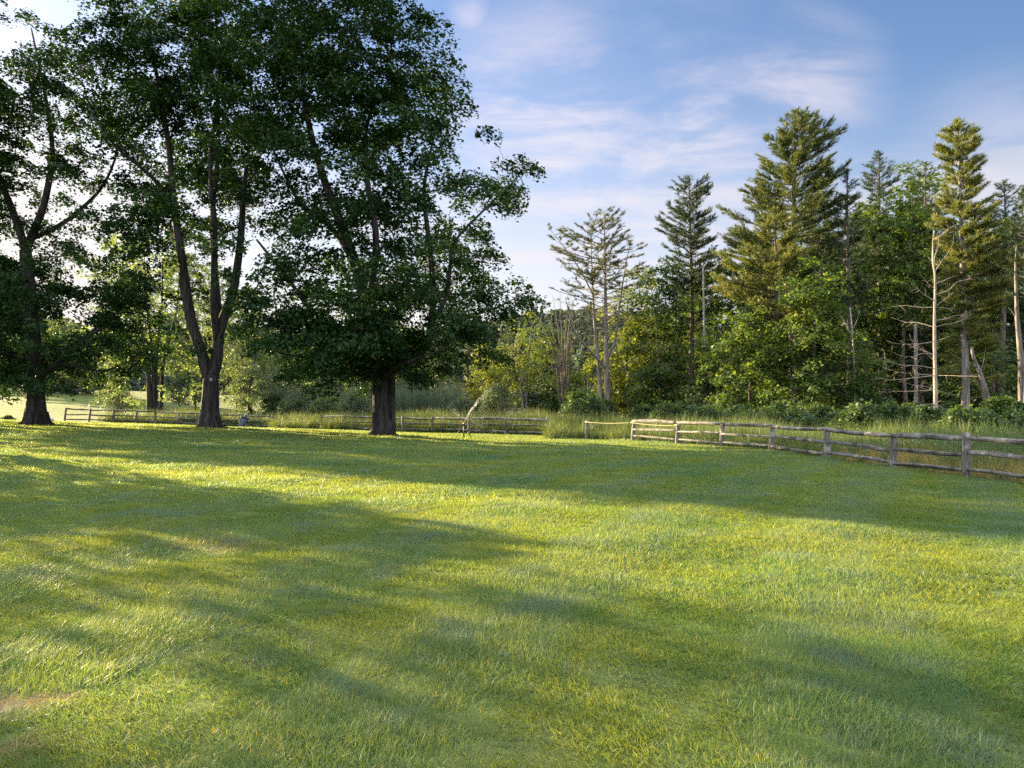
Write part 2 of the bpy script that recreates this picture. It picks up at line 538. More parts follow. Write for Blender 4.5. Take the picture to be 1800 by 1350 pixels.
class Buf:
    """collects vertices and faces of one mesh"""
    def __init__(self):
        self.V = []; self.F = {3: [], 4: []}; self.UV = []; self.n = 0

    def add(self, V, F, uv=None):
        V = np.asarray(V, float)
        F = np.asarray(F, int)
        self.V.append(V)
        self.UV.append(np.zeros((len(V), 2)) if uv is None else np.asarray(uv, float))
        if len(F):
            self.F[F.shape[1]].append(F + self.n)
        self.n += len(V)

    def tube(self, pts, rad, sides=8, cap=True, noise=0.0, lobes=None, seed=0):
        pts = np.asarray(pts, float); rad = np.broadcast_to(np.asarray(rad, float), (len(pts),))
        d = np.gradient(pts, axis=0)
        d /= np.linalg.norm(d, axis=1, keepdims=True) + 1e-9
        md = np.abs(d.mean(0)); ax = np.zeros(3); ax[int(np.argmin(md))] = 1
        u = np.cross(d, ax); u /= np.linalg.norm(u, axis=1, keepdims=True) + 1e-9
        v = np.cross(d, u)
        a = np.linspace(0, 2 * np.pi, sides, endpoint=False)
        R = rad[:, None] * np.ones((1, sides))
        if noise:
            r_ = np.random.default_rng(seed)
            ph = r_.uniform(0, 6.28, 6)
            t = np.linspace(0, len(pts) * .5, len(pts))[:, None]
            R = R * (1 + noise * (np.sin(3 * a + ph[0] + .5 * np.sin(t + ph[1])) * .5 + np.sin(5 * a + ph[2] + t * .6) * .4 + np.sin(2 * a + t * 1.3 + ph[3]) * .5))
            R = R * (1 + noise * .5 * r_.normal(size=R.shape))
        if lobes is not None:
            R = R * lobes(a)
        V = pts[:, None] + R[..., None] * (np.cos(a)[None, :, None] * u[:, None] + np.sin(a)[None, :, None] * v[:, None])
        n = len(pts)
        i = np.arange(n - 1)[:, None] * sides; j = np.arange(sides)[None]
        j2 = (j + 1) % sides
        F = np.stack([i + j, i + j2, i + sides + j2, i + sides + j], -1).reshape(-1, 4)
        ln = np.concatenate([[0], np.cumsum(np.linalg.norm(np.diff(pts, axis=0), axis=1))])
        uv = np.stack([np.repeat(ln, sides), np.tile(a / 6.283, n)], 1)
        V = V.reshape(-1, 3)
        self.add(V, F, uv)
        if cap:
            b0 = self.n - len(V)
            for k, c in ((0, pts[0]), (n - 1, pts[-1])):
                self.V.append(np.asarray([c])); self.UV.append(np.array([[ln[k], .5]]))
                ci = self.n; self.n += 1
                r0 = b0 + k * sides + np.arange(sides)
                r1 = np.roll(r0, -1)
                self.F[3].append(np.stack([r0, r1, np.full(sides, ci)], 1) if k else np.stack([r1, r0, np.full(sides, ci)], 1))

    def prisms(self, A, B, ra, rb, sides=4):
        """many thin tapered twigs at once"""
        A = np.asarray(A, float); B = np.asarray(B, float)
        if not len(A):
            return
        d = B - A; L = np.linalg.norm(d, axis=1, keepdims=True) + 1e-9; d = d / L
        ax = np.where(np.abs(d[:, 2:3]) > .8, np.array([[1., 0, 0]]), np.array([[0, 0, 1.]]))
        u = np.cross(d, ax); u /= np.linalg.norm(u, axis=1, keepdims=True) + 1e-9
        v = np.cross(d, u)
        a = np.linspace(0, 2 * np.pi, sides, endpoint=False)
        ring = np.cos(a)[None, :, None] * u[:, None] + np.sin(a)[None, :, None] * v[:, None]
        V = np.concatenate([A[:, None] + ring * np.asarray(ra)[:, None, None], B[:, None] + ring * np.asarray(rb)[:, None, None]], 1)
        n = len(A)
        base_ = np.arange(n)[:, None] * (2 * sides); j = np.arange(sides)[None]; j2 = (j + 1) % sides
        F = np.stack([base_ + j, base_ + j2, base_ + sides + j2, base_ + sides + j], -1).reshape(-1, 4)
        self.add(V.reshape(-1, 3), F)

    def build(self, name, mat, parent=None, loc=None, smooth=True, attrs=None):
        fs = [np.concatenate(self.F[k]) for k in (3, 4) if self.F[k]]
        return obj_from(name, np.concatenate(self.V), fs, mat, parent, attrs, loc, smooth, uv=np.concatenate(self.UV))


def poly(pts, step):
    """Catmull-Rom resample of a polyline"""
    pts = np.asarray(pts, float)
    if len(pts) == 2:
        n = max(2, int(np.linalg.norm(pts[1] - pts[0]) / step) + 1)
        t = np.linspace(0, 1, n)[:, None]
        return pts[0] * (1 - t) + pts[1] * t
    ext = np.vstack([2 * pts[0] - pts[1], pts, 2 * pts[-1] - pts[-2]])
    out = []
    for i in range(1, len(ext) - 2):
        p0, p1, p2, p3 = ext[i - 1:i + 3]
        n = max(2, int(np.linalg.norm(p2 - p1) / step) + 1)
        t = np.linspace(0, 1, n, endpoint=False)[:, None]
        out.append(.5 * (2 * p1 + (p2 - p0) * t + (2 * p0 - 5 * p1 + 4 * p2 - p3) * t ** 2 + (3 * p1 - p0 - 3 * p2 + p3) * t ** 3))
    out.append(pts[-1:])
    return np.vstack(out)


def unit(a):
    return a / (np.linalg.norm(a, axis=-1, keepdims=True) + 1e-9)


def leaves(Pt, size, rg, out=None, tilt=.55, outw=.35, wide=.42, fold=.14):
    """folded diamond leaves at Pt; returns V, F, rnd"""
    n = len(Pt)
    N = np.array([0, 0, 1.]) + rg.normal(0, tilt, (n, 3))
    if out is not None:
        N = N + out * outw
    N = unit(N)
    t = unit(np.cross(N, rg.normal(size=(n, 3))))
    b = np.cross(N, t)
    s = (size * np.clip(rg.lognormal(0, .32, n), .45, 1.9))[:, None]
    V = np.stack([Pt - t * s * .5, Pt + b * s * wide + N * s * fold, Pt + t * s * .5 - N * s * .08, Pt - b * s * wide + N * s * fold], 1).reshape(-1, 3)
    F = np.arange(n * 4).reshape(-1, 4)
    return V, F, rg.uniform(0, 1, n)


def grow(limbs, tips, rg, step=.6, up=.6, tip_r=.009, powr=.46, bow=.12):
    """connect tips to the limbs with branches. limbs: list of (pts, r0, r1). returns pos, parent, radius, is_limb"""
    pos = []; par = []; hint = []
    for (pts, r0, r1) in limbs:
        pts = np.asarray(pts)
        base_ = len(pos)
        for k, p in enumerate(pts):
            if k == 0:
                if base_ == 0:
                    par.append(-1)
                else:
                    q = np.asarray(pos)
                    par.append(int(np.argmin(np.linalg.norm(q - p, axis=1))))
            else:
                par.append(len(pos) - 1)
            pos.append(p)
            t = k / max(1, len(pts) - 1)
            hint.append(r0 * (1 - t) + r1 * t)
    nl = len(pos)
    N_max = nl + len(tips) * 24
    A = np.zeros((N_max, 3)); A[:nl] = np.asarray(pos)
    n = nl
    low = A[:nl, 2].min()
    tr_top = limbs[0][0][-1][2]
    usable = np.ones(N_max, bool)
    d0 = np.array([np.min(np.linalg.norm(A[:nl] - t, axis=1)) for t in tips])
    for ti in np.argsort(d0):
        t = tips[ti]
        dv = t - A[:n]
        dist = np.linalg.norm(dv, axis=1)
        horiz = np.linalg.norm(dv[:, :2], axis=1)
        cost = dist + up * np.maximum(0, A[:n, 2] - t[2] + .25 * horiz)
        k = int(np.argmin(cost))
        L = dist[k]
        if L < 1e-3:
            continue
        m = max(1, min(22, int(L / step)))
        mid = (A[k] + t) * .5 + np.array([0, 0, bow * L]) + rg.normal(0, .07 * L, 3)
        prev = k
        for s in range(1, m + 1):
            u = s / m
            p = (1 - u) ** 2 * A[k] + 2 * u * (1 - u) * mid + u * u * t
            if s < m:
                p = p + rg.normal(0, .05, 3)
            A[n] = p; par.append(prev); prev = n; n += 1
    A = A[:n]; par = np.array(par)
    cnt = np.zeros(n)
    kids = np.bincount(par[par >= 0], minlength=n)
    cnt[kids == 0] = 1
    for i in range(n - 1, 0, -1):
        if par[i] >= 0:
            cnt[par[i]] += cnt[i]
    r = tip_r * np.maximum(cnt, 1) ** powr
    r[:nl] = np.asarray(hint)
    for i in range(nl, n):
        r[i] = min(r[i], r[par[i]] * .85)
    return A, par, r, nl


def twigs_to_buf(buf, A, par, r, nl):
    i = np.arange(nl, len(A))
    p = par[i]
    ra = np.minimum(r[p], r[i] * 1.25)
    thick = r[i] > .035
    buf.prisms(A[p][thick], A[i][thick], ra[thick], r[i][thick], 6)
    buf.prisms(A[p][~thick], A[i][~thick], ra[~thick], r[i][~thick], 3)


def limb_tubes(buf, limbs, sides, noise, seed, flare=None):
    for k, (pts, r0, r1) in enumerate(limbs):
        pts = np.asarray(pts)
        t = np.linspace(0, 1, len(pts))
        rad = r0 * (1 - t) + r1 * t
        if k == 0 and flare:
            h = pts[:, 2] - pts[0, 2]
            rad = rad * (1 + flare * np.exp(-h / .55) + .10 * np.exp(-h / 1.6))
        buf.tube(pts, rad, sides if k == 0 else max(8, sides // 2), True, noise if k == 0 else noise * .8, None, seed + k)


def spray_leaves(tips, centre, rg, per_tip, size, R=(.6, 1.1), droop=.35, thick=.17, tilt=.5, outw=.35, wide=.42):
    n = len(tips)
    out = unit((tips - centre) * np.array([1, 1, .35]))
    k = np.repeat(np.arange(n), per_tip)
    Rk = rg.uniform(R[0], R[1], n)[k]
    a = rg.uniform(0, 6.283, len(k)); q = Rk * np.sqrt(rg.uniform(0, 1, len(k)))
    off = np.stack([np.cos(a) * q, np.sin(a) * q, -droop * q * q / Rk + rg.normal(0, thick, len(k))], 1)
    # the disc leans outwards and down
    slope = .28 * (off[:, :2] * out[k][:, :2]).sum(1)
    off[:, 2] -= np.maximum(-.2, slope)
    return leaves(tips[k] + off, size, rg, out[k], tilt, outw, wide)


# ------------------------------------------------------------------ ground
gx = np.sinh(np.linspace(-1, 1, 301) * 5.2) / np.sinh(5.2) * 1000
gy = np.sinh(np.linspace(-1, 1, 321) * 5.2) / np.sinh(5.2) * 1000
X, Y = np.meshgrid(gx, gy + 12.0)
Z = gz(X, Y)
V = np.stack([X.ravel(), Y.ravel(), Z.ravel()], 1)
ny, nx = X.shape
i = (np.arange(ny - 1)[:, None] * nx + np.arange(nx - 1)[None]).ravel()
F = np.stack([i, i + 1, i + nx + 1, i + nx], 1)

FENCE_R = [(1698, 838, 19.5), (1568, 822, 23), (1453, 806, 27), (1355, 793, 31), (1268, 786, 34), (1190, 779, 37), (1112, 774, 40)]
FR = [P(*a) for a in FENCE_R]
FR_LINE = [(11.4, -40), (11.5, 8), (11.6, 15.9)] + [(p.x, p.y) for p in FR] + [(P(1033, 773, 43.5).x, 43.5), (P(960, 766, 47.5).x, 47.5), (P(889, 765, 49).x, 49),
                                                       (P(760, 761, 52.5).x, 52.5), (P(640, 758, 57).x, 57), (P(486, 752, 70).x, 70), (P(300, 746, 66).x, 66), (P(113, 741, 62).x, 62)]


def seg_side(x, y):
    """signed distance-like value: > 0 beyond the fence line (wild side)"""
    x = np.asarray(x, float); y = np.asarray(y, float)
    best = np.full(x.shape, 1e9); sign = np.zeros(x.shape)
    L = FR_LINE
    for (a, b) in zip(L[:-1], L[1:]):
        ax_, ay_ = a; bx_, by_ = b
        dx, dy = bx_ - ax_, by_ - ay_
        t = np.clip(((x - ax_) * dx + (y - ay_) * dy) / (dx * dx + dy * dy), 0, 1)
        ex, ey = x - (ax_ + t * dx), y - (ay_ + t * dy)
        d = np.hypot(ex, ey)
        s = -(dx * ey - dy * ex)
        upd = d < best - 1e-6
        best = np.where(upd, d, best); sign = np.where(upd, np.sign(s), sign)
    return best * sign


side = seg_side(X.ravel(), Y.ravel())
left_field = sm(-22, -28, X.ravel()) * sm(45, 55, Y.ravel())
zone = np.maximum(sm(.5, -.3, side), left_field) * (1 - sm(140, 200, np.hypot(X, Y).ravel()))
BARE = [(P(-10, 1250, 1), 0)]


def ground_pix(px, py):
    """where a pixel's ray meets flat ground"""
    d = pix_dir(px, py)
    t = -CAM_H / d.z
    return np.array([d.x * t, d.y * t])


BARES = [(ground_pix(0, 1245), .30, .22), (ground_pix(5, 1330), .13, .10), (ground_pix(390, 955), .55, .25), (ground_pix(360, 948), .3, .2)]


def bare_amount(x, y):
    v = np.zeros(np.shape(x))
    for k, (c, rx, ry) in enumerate(BARES):
        wob = 1 + .25 * np.sin(np.arctan2(y - c[1], x - c[0]) * 3 + k) + .15 * np.sin(np.arctan2(y - c[1], x - c[0]) * 7 + 2 * k)
        q = np.sqrt(((x - c[0]) / rx) ** 2 + ((y - c[1]) / ry) ** 2) / wob
        v = np.maximum(v, sm(1.25, .8, q) * (1.0 if k < 2 else .6))
    for b in tree_bases:
        v = np.maximum(v, .6 * sm(1.5, .7, np.hypot(x - b.x, (y - b.y) * 1.0) + .25 * np.sin(5 * np.arctan2(y - b.y, x - b.x))))
    return v


tree_bases = [P(63, 747, 44), P(369, 752, 42), P(672, 765, 38)]
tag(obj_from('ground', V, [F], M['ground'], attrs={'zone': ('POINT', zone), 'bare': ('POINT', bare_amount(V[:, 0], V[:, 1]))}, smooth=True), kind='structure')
tree_bases = [P(63, 747, 44), P(369, 752, 42), P(672, 765, 38)]


# ------------------------------------------------------------------ grass
def blade_tile(name, n, size, hgt, width, lean, mat, rg, spread=.5, seg=2, extra=None, mats=None, curl=.35):
    """a tuft tile of n curved blades leaning mostly towards +Y"""
    bx_ = rg.uniform(-size / 2, size / 2, n); by_ = rg.uniform(-size / 2, size / 2, n)
    h = hgt * np.clip(rg.lognormal(-.12, .38, n), .35, 2.0)
    ang = rg.normal(np.pi / 2, spread * 2.2, n)
    ln = lean * rg.uniform(.2, 1.6, n)
    dirx, diry = np.cos(ang), np.sin(ang)
    face = ang + rg.normal(0, .9, n)
    wx, wy = -np.sin(face) * width * .5, np.cos(face) * width * .5
    k = rg.uniform(.8, 1.3, n); wx *= k; wy *= k
    Bp = np.stack([bx_, by_, np.full(n, -.01)], 1)
    W_ = np.stack([wx, wy, np.zeros(n)], 1)
    D_ = np.stack([dirx, diry, np.zeros(n)], 1)

    def at(t, c):
        return Bp + D_ * (h * ln * (t * .55 + c * t * t))[:, None] + np.array([0, 0, 1.]) * (h * (t - curl * ln * t * t * .5))[:, None]
    m_ = at(.55, .5); tp_ = at(1.0, .5)
    V = np.stack([Bp - W_, Bp + W_, m_ + W_ * .85, m_ - W_ * .85, tp_], 1).reshape(-1, 3)
    b = np.arange(n)[:, None] * 5
    F4 = b + np.array([[0, 1, 2, 3]]); F3 = b + np.array([[3, 2, 4]])
    rnd = rg.uniform(0, 1, n)
    faces = [F4, F3]; r_all = np.concatenate([rnd, rnd]); idx = np.zeros(2 * n, int)
    if extra is not None:
        Ve, Fe, mi = extra
        faces = [F4, F3, Fe + len(V)]
        V = np.vstack([V, Ve]); r_all = np.concatenate([r_all, np.full(len(Fe), .5)]); idx = np.concatenate([idx, np.full(len(Fe), mi)])
    o = obj_from(name, V, faces, mat, attrs={'rnd': ('FACE', r_all)}, mats=mats, mat_idx=idx)
    col.objects.unlink(o)
    return o


def scatter(name, pts, rotz, scl, pick, templates, kind='stuff', label=None, tilt=None):
    """one object: points that each carry one of the templates (geometry nodes)"""
    me = bpy.data.meshes.new(name)
    me.vertices.add(len(pts))
    me.vertices.foreach_set('co', np.asarray(pts, np.float32).ravel())
    rot = np.zeros((len(pts), 3), np.float32); rot[:, 2] = rotz
    if tilt is not None:
        rot[:, :2] = tilt
    a = me.attributes.new('rot', 'FLOAT_VECTOR', 'POINT'); a.data.foreach_set('vector', rot.ravel())
    sc_ = np.asarray(scl, np.float32)
    if sc_.ndim == 1:
        sc_ = np.repeat(sc_[:, None], 3, 1)
    a = me.attributes.new('scl', 'FLOAT_VECTOR', 'POINT'); a.data.foreach_set('vector', sc_.ravel())
    a = me.attributes.new('pick', 'INT', 'POINT'); a.data.foreach_set('value', np.asarray(pick, np.int32))
    o = bpy.data.objects.new(name, me)
    col.objects.link(o)
    cl_ = bpy.data.collections.new(name + '_kinds')
    for t in templates:
        cl_.objects.link(t)
    ng = bpy.data.node_groups.new(name + '_scatter', 'GeometryNodeTree')
    ng.interface.new_socket('Geometry', in_out='INPUT', socket_type='NodeSocketGeometry')
    ng.interface.new_socket('Geometry', in_out='OUTPUT', socket_type='NodeSocketGeometry')
    gi = ng.nodes.new('NodeGroupInput'); go = ng.nodes.new('NodeGroupOutput')
    ip = ng.nodes.new('GeometryNodeInstanceOnPoints')
    ci = ng.nodes.new('GeometryNodeCollectionInfo')
    ci.inputs['Collection'].default_value = cl_
    ci.inputs['Separate Children'].default_value = True
    ci.inputs['Reset Children'].default_value = True
    ip.inputs['Pick Instance'].default_value = True

    def at(nm, ty, sock):
        q = ng.nodes.new('GeometryNodeInputNamedAttribute'); q.data_type = ty
        q.inputs['Name'].default_value = nm
        ng.links.new(q.outputs['Attribute'], sock)
    ng.links.new(gi.outputs[0], ip.inputs['Points'])
    ng.links.new(ci.outputs[0], ip.inputs['Instance'])
    at('rot', 'FLOAT_VECTOR', ip.inputs['Rotation']); at('scl', 'FLOAT_VECTOR', ip.inputs['Scale']); at('pick', 'INT', ip.inputs['Instance Index'])
    ng.links.new(ip.outputs[0], go.inputs[0])
    md = o.modifiers.new('scatter', 'NODES'); md.node_group = ng
    tag(o, label=label, kind=kind)
    return o


def val_noise(x, y, s, seed):
    r_ = np.random.default_rng(seed)
    G = r_.uniform(0, 1, (64, 64))
    u, v = np.asarray(x) / s + 100, np.asarray(y) / s + 100
    i0, j0 = np.floor(u).astype(int), np.floor(v).astype(int)
    fu, fv = u - i0, v - j0
    fu = fu * fu * (3 - 2 * fu); fv = fv * fv * (3 - 2 * fv)
    g_ = lambda a, b: G[a % 64, b % 64]
    return (g_(i0, j0) * (1 - fu) + g_(i0 + 1, j0) * fu) * (1 - fv) + (g_(i0, j0 + 1) * (1 - fu) + g_(i0 + 1, j0 + 1) * fu) * fv


def lawn_points(y0, y1, cell, rg, margin=1.5, slope=.80):
    pts = []
    ys = np.arange(y0, y1, cell)
    for yy in ys:
        hw = slope * max(yy, .5) + margin
        xs = np.arange(-hw, hw, cell)
        pts.append(np.stack([xs + rg.uniform(-.5, .5, len(xs)) * cell, yy + rg.uniform(-.5, .5, len(xs)) * cell], 1))
    p = np.vstack(pts)
    s_ = seg_side(p[:, 0], p[:, 1])
    ok = (s_ < -.05)
    for b in tree_bases:
        ok &= np.hypot(p[:, 0] - b.x, p[:, 1] - b.y) > .55
    ok &= rg.uniform(0, 1, len(p)) > bare_amount(p[:, 0], p[:, 1]) * 1.05
    return p[ok]


rg = np.random.default_rng(5)
lods = [  # y0, y1, tile size, blades, height, width, cell
    (1.5, 6.5, .26, 230, .046, .0034, .125),
    (6.5, 13, .40, 280, .047, .0052, .20),
    (13, 27, .70, 330, .050, .0095, .36),
    (27, 90, 1.5, 440, .052, .022, .85)]
allp = []; allr = []; alls = []; allk = []; temps = []
for li, (y0, y1, ts, nb, hh, ww, cell) in enumerate(lods):
    k0 = len(temps)
    for q in range(5):
        temps.append(blade_tile('lawn_tile_%02d' % (k0 + q), nb, ts, hh, ww, .9, M['lawn_blade'], rg, .55))
    p = lawn_points(y0, y1, cell, rg)
    # mowing stripes: the blades lie one way, then the other
    ang = math.radians(24)
    cross_ = p[:, 0] * math.cos(ang) - p[:, 1] * math.sin(ang) + .9 * np.sin(p[:, 1] * .16)
    st = np.sin(cross_ * 2 * np.pi / 2.3)
    lay = np.where(st > 0, -ang, np.pi - ang)
    wild = val_noise(p[:, 0], p[:, 1], .9, 3) * 1.3 - .65 + rg.normal(0, .25, len(p))
    s = .75 + .5 * val_noise(p[:, 0], p[:, 1], .55, 9) * (.6 + .6 * val_noise(p[:, 0], p[:, 1], 2.2, 14)) + rg.normal(0, .06, len(p)) + .13 * np.clip(st * 3, -1, 1) - .22 * np.exp(-(st / .14) ** 2)
    z = gz(p[:, 0], p[:, 1])
    allp.append(np.stack([p[:, 0], p[:, 1], z], 1)); allr.append(lay + wild)
    sxy = np.ones(len(p))
    alls.append(np.stack([sxy, sxy, np.clip(s, .5, 1.7)], 1)); allk.append(k0 + rg.integers(0, 5, len(p)))
# straw on the bare spots, broad leaved weeds here and there
k0 = len(temps)
temps.append(blade_tile('lawn_tile_%02d' % k0, 46, .16, .05, .0035, 2.2, M['dry_blade'], rg, 2.5))
sp_ = []
for (c, rx, ry) in BARES:
    for _ in range(int(110 * rx * ry / .07) if rx < .4 else 90):
        a_ = rg.uniform(0, 6.283); q_ = math.sqrt(rg.uniform()) * 1.2
        sp_.append((c[0] + rx * q_ * math.cos(a_), c[1] + ry * q_ * math.sin(a_)))
sp_ = np.array(sp_)
allp.append(np.column_stack([sp_, gz(sp_[:, 0], sp_[:, 1])])); allr.append(rg.uniform(0, 6.28, len(sp_)))
alls.append(np.column_stack([np.ones(len(sp_)), np.ones(len(sp_)), rg.uniform(.3, .8, len(sp_))])); allk.append(np.full(len(sp_), k0))
for q in range(2):
    temps.append(blade_tile('lawn_tile_%02d' % (k0 + 1 + q), 16 + 8 * q, .10, .042, .013 - .004 * q, 1.3, M['weed'], rg, 2.5))
wy = 2.5 + 18 * rg.uniform(0, 1, 420) ** 1.3
wp = np.column_stack([rg.uniform(-.8, .8, 420) * wy, wy])
wp = wp[val_noise(wp[:, 0], wp[:, 1], 1.3, 51) > .5]
allp.append(np.column_stack([wp, gz(wp[:, 0], wp[:, 1])])); allr.append(rg.uniform(0, 6.28, len(wp)))
alls.append(np.repeat(rg.uniform(.5, .95, len(wp))[:, None], 3, 1)); allk.append(k0 + 1 + rg.integers(0, 2, len(wp)))
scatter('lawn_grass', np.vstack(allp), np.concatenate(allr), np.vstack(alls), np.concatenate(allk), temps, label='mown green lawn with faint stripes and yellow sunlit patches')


# tall meadow grass beyond the fences
def flowers(n, size, h, rg):
    Vs = []; Fs = []; b = 0
    for _ in range(n):
        c = np.array([rg.uniform(-size / 2, size / 2), rg.uniform(-size / 2, size / 2), h * rg.uniform(.9, 1.25)])
        for _ in range(7):
            p = c + rg.normal(0, .03, 3) * np.array([1, 1, .35]); s = .010
            nrm = unit(np.array([0, 0, 1.]) + rg.normal(0, .5, 3)); t = unit(np.cross(nrm, rg.normal(size=3))); bb = np.cross(nrm, t)
            Vs += [p + t * s, p + bb * s, p - t * s, p - bb * s]; Fs.append([b, b + 1, b + 2, b + 3]); b += 4
    return np.array(Vs), np.array(Fs), 1


rg = np.random.default_rng(15)
mt = []
for q in range(4):
    mt.append(blade_tile('meadow_tile_%02d' % q, 60, .55, .72, .013, .42, M['meadow_blade'], rg, 1.6))
for q in range(2):
    mt.append(blade_tile('meadow_tile_%02d' % (4 + q), 50, .55, .74, .013, .42, M['meadow_blade'], rg, 1.6, extra=flowers(2, .5, .62, rg), mats=[M['meadow_blade'], M['flower']]))
for q in range(2):
    mt.append(blade_tile('meadow_tile_%02d' % (6 + q), 60, .5, .55, .011, .5, M['dry_blade'], rg, 1.6))
c_ = np.stack(np.meshgrid(np.arange(-34, 40, .36), np.arange(6, 84, .36)), -1).reshape(-1, 2)
c_ = c_ + rg.uniform(-.18, .18, c_.shape)
sd_ = seg_side(c_[:, 0], c_[:, 1])
reach = np.where(c_[:, 0] > 5, 7.5, 11)
keep = (sd_ > .22) & (sd_ < reach) & (np.abs(c_[:, 0]) < .85 * c_[:, 1] + 6) & ~((c_[:, 0] < -22) & (c_[:, 1] > 76))
keep &= ~((c_[:, 0] > -22) & (c_[:, 0] < -19.5) & (sd_ < 0))
c_ = c_[keep]; sd_ = sd_[keep]
hn = val_noise(c_[:, 0], c_[:, 1], 1.6, 21)
sc_m = .55 + .75 * hn
near_edge = sm(2.6, .2, sd_)
sc_m = sc_m * (1 - .45 * near_edge * (c_[:, 0] > 6))
left_part = c_[:, 0] < 3
sc_m = np.where(left_part, sc_m * 1.1, sc_m)
sc_m = sc_m * (.95 + .0 * (c_[:, 0] > 5) * sm(1.2, 2.6, sd_))
pk = np.where(rg.uniform(0, 1, len(c_)) < sm(.45, .9, val_noise(c_[:, 0], c_[:, 1], 3.0, 33)) * (.25 + .75 * (np.abs(c_[:, 1] - 30) < 9) * (sd_ < 5)), 4 + rg.integers(0, 2, len(c_)), rg.integers(0, 4, len(c_)))
dry = (c_[:, 0] > 8) & (sd_ < 3.2) & (rg.uniform(0, 1, len(c_)) < sm(3.4, 1.0, sd_) * .85 * sm(34, 24, c_[:, 1]))
pk = np.where(dry, 6 + rg.integers(0, 2, len(c_)), pk)
ex_ = []
for (x0, x1, r0, r1, n_) in ((478, 600, 58, 68, 330), (560, 665, 57, 64, 190), (958, 1040, 44, 49.5, 130)):
    for _ in range(n_):
        d_ = rg.uniform(r0, r1); q = P(rg.uniform(x0, x1), 755, d_); ex_.append((q.x, q.y))
ex_ = np.array(ex_)
c_ = np.vstack([c_, ex_]); sc_m = np.concatenate([sc_m, rg.uniform(.5, 1.15, len(ex_))]); pk = np.concatenate([pk, rg.integers(0, 5, len(ex_))])
scatter('meadow_grass', np.stack([c_[:, 0], c_[:, 1], gz(c_[:, 0], c_[:, 1])], 1), rg.uniform(0, 6.28, len(c_)), sc_m, pk, mt,
        label='tall unmown meadow grass with white flower heads beyond the fences')

# reed bed
rt = [blade_tile('reed_tile_%d' % q, 34, .6, 2.3, .03, .14, M['reed_blade'], rg, 1.6, curl=.1) for q in range(3)]
rp = []
for _ in range(900):
    d = rg.uniform(84, 96); px = rg.uniform(655, 812) if rg.uniform() < .75 else rg.uniform(490, 660)
    q = P(px, 735, d); rp.append((q.x, q.y))
rp = np.array(rp)
scatter('reeds', np.stack([rp[:, 0], rp[:, 1], gz(rp[:, 0], rp[:, 1])], 1), rg.uniform(0, 6.28, len(rp)), rg.uniform(.75, 1.15, len(rp)), rg.integers(0, 3, len(rp)), rt,
        label='blue green reed bed standing behind the middle fence')


# ------------------------------------------------------------------ broadleaf trees
def ellipse_tips(ells, d, rg, dens, tree_cx, tree_w, depth, d_off=0.0, z_lo=None):
    """tips spread through clumps outlined in photo pixels at distance d; ells: (cx, cy, rx, ry[, density])"""
    out = []
    for e in ells:
        cx_, cy_, rx, ry = e[:4]
        k = e[4] if len(e) > 4 else 1.0
        area = math.pi * rx * ry * (d / FPX) ** 2
        n = max(2, int(area * dens * k))
        a = rg.uniform(0, 6.283, n); q = np.sqrt(rg.uniform(0, 1, n))
        dx = cx_ - tree_cx
        D = depth * math.sqrt(max(.12, 1 - min(1, (dx / tree_w) ** 2)))
        # each clump sits at two or three depths
        cen = rg.uniform(-D, D, 3)
        for j in range(n):
            px = cx_ + rx * q[j] * math.cos(a[j]); py = cy_ + ry * q[j] * math.sin(a[j])
            dd = float(np.clip(cen[j % 3] + rg.normal(0, D * .3), -D * 1.1, D * 1.1))
            # keep the size right when the clump sits nearer or farther
            p = P(px, py, d)
            out.append((p.x, p.y + dd + d_off, p.z))
    return np.array(out)


def limb_px(pts, d, r0, r1, step=.5):
    """pts: (px, py, depth offset)"""
    w = []
    for q in pts:
        p = P(q[0], q[1], d)
        w.append((p.x, p.y + (q[2] if len(q) > 2 else 0), p.z))
    return (poly(w, step), r0, r1)


def big_tree(name, base_px, d, limbs, ells, label, cat='tree', group=None, dens=3.0, depth=6.0, tree_w=200, leaf=.15, per_tip=170, leaf_mat='maple_leaf',
             bark='maple_bark', seed=1, flare=.55, R=(.5, 1.0), sides=22, extra_parts=None, bare=0, droop=.5, tip_r=.009, noise=.05, tree_cx=None):
    rg = np.random.default_rng(seed)
    b = P(base_px[0], base_px[1], d)
    root = empty(name, b)
    tag(root, label, cat, group)
    loc = (b.x, b.y, b.z)
    tips = ellipse_tips(ells, d, rg, dens, tree_cx or base_px[0], tree_w, depth)
    A, par, r, nl = grow(limbs, tips, rg, tip_r=tip_r)
    tb = Buf()
    lm = [(np.asarray(p_).copy(), a_, c_) for (p_, a_, c_) in limbs]
    lm[0][0][0, 2] -= .12
    limb_tubes(tb, lm, sides, noise, seed, flare)
    if name.startswith('maple'):
        for q_ in range(8):
            an = q_ * .785 + rg.uniform(-.3, .3); r0_ = limbs[0][1] * 1.15; ln_ = rg.uniform(1.5, 2.3)
            rp_ = [(b.x + math.cos(an) * r0_ * f_, b.y + math.sin(an) * r0_ * f_, b.z + h_) for f_, h_ in ((.72, .75), (1.0, .30), (1.3, .10), (ln_, -.07))]
            tb.tube(poly(rp_, .12), np.linspace(.17, .05, len(poly(rp_, .12))) * r0_ / .5, 8, True, .06, None, q_)
    twigs_to_buf(tb, A, par, r, nl)
    tb.build('trunk', M[bark], root, loc)
    cen = tips.mean(0)
    leafy = tips[rg.uniform(0, 1, len(tips)) >= bare]
    V, F, rn = spray_leaves(leafy, cen, rg, per_tip, leaf, R, droop)
    obj_from('crown', V, [F], M[leaf_mat], root, {'rnd': ('FACE', rn)}, loc)
    return root


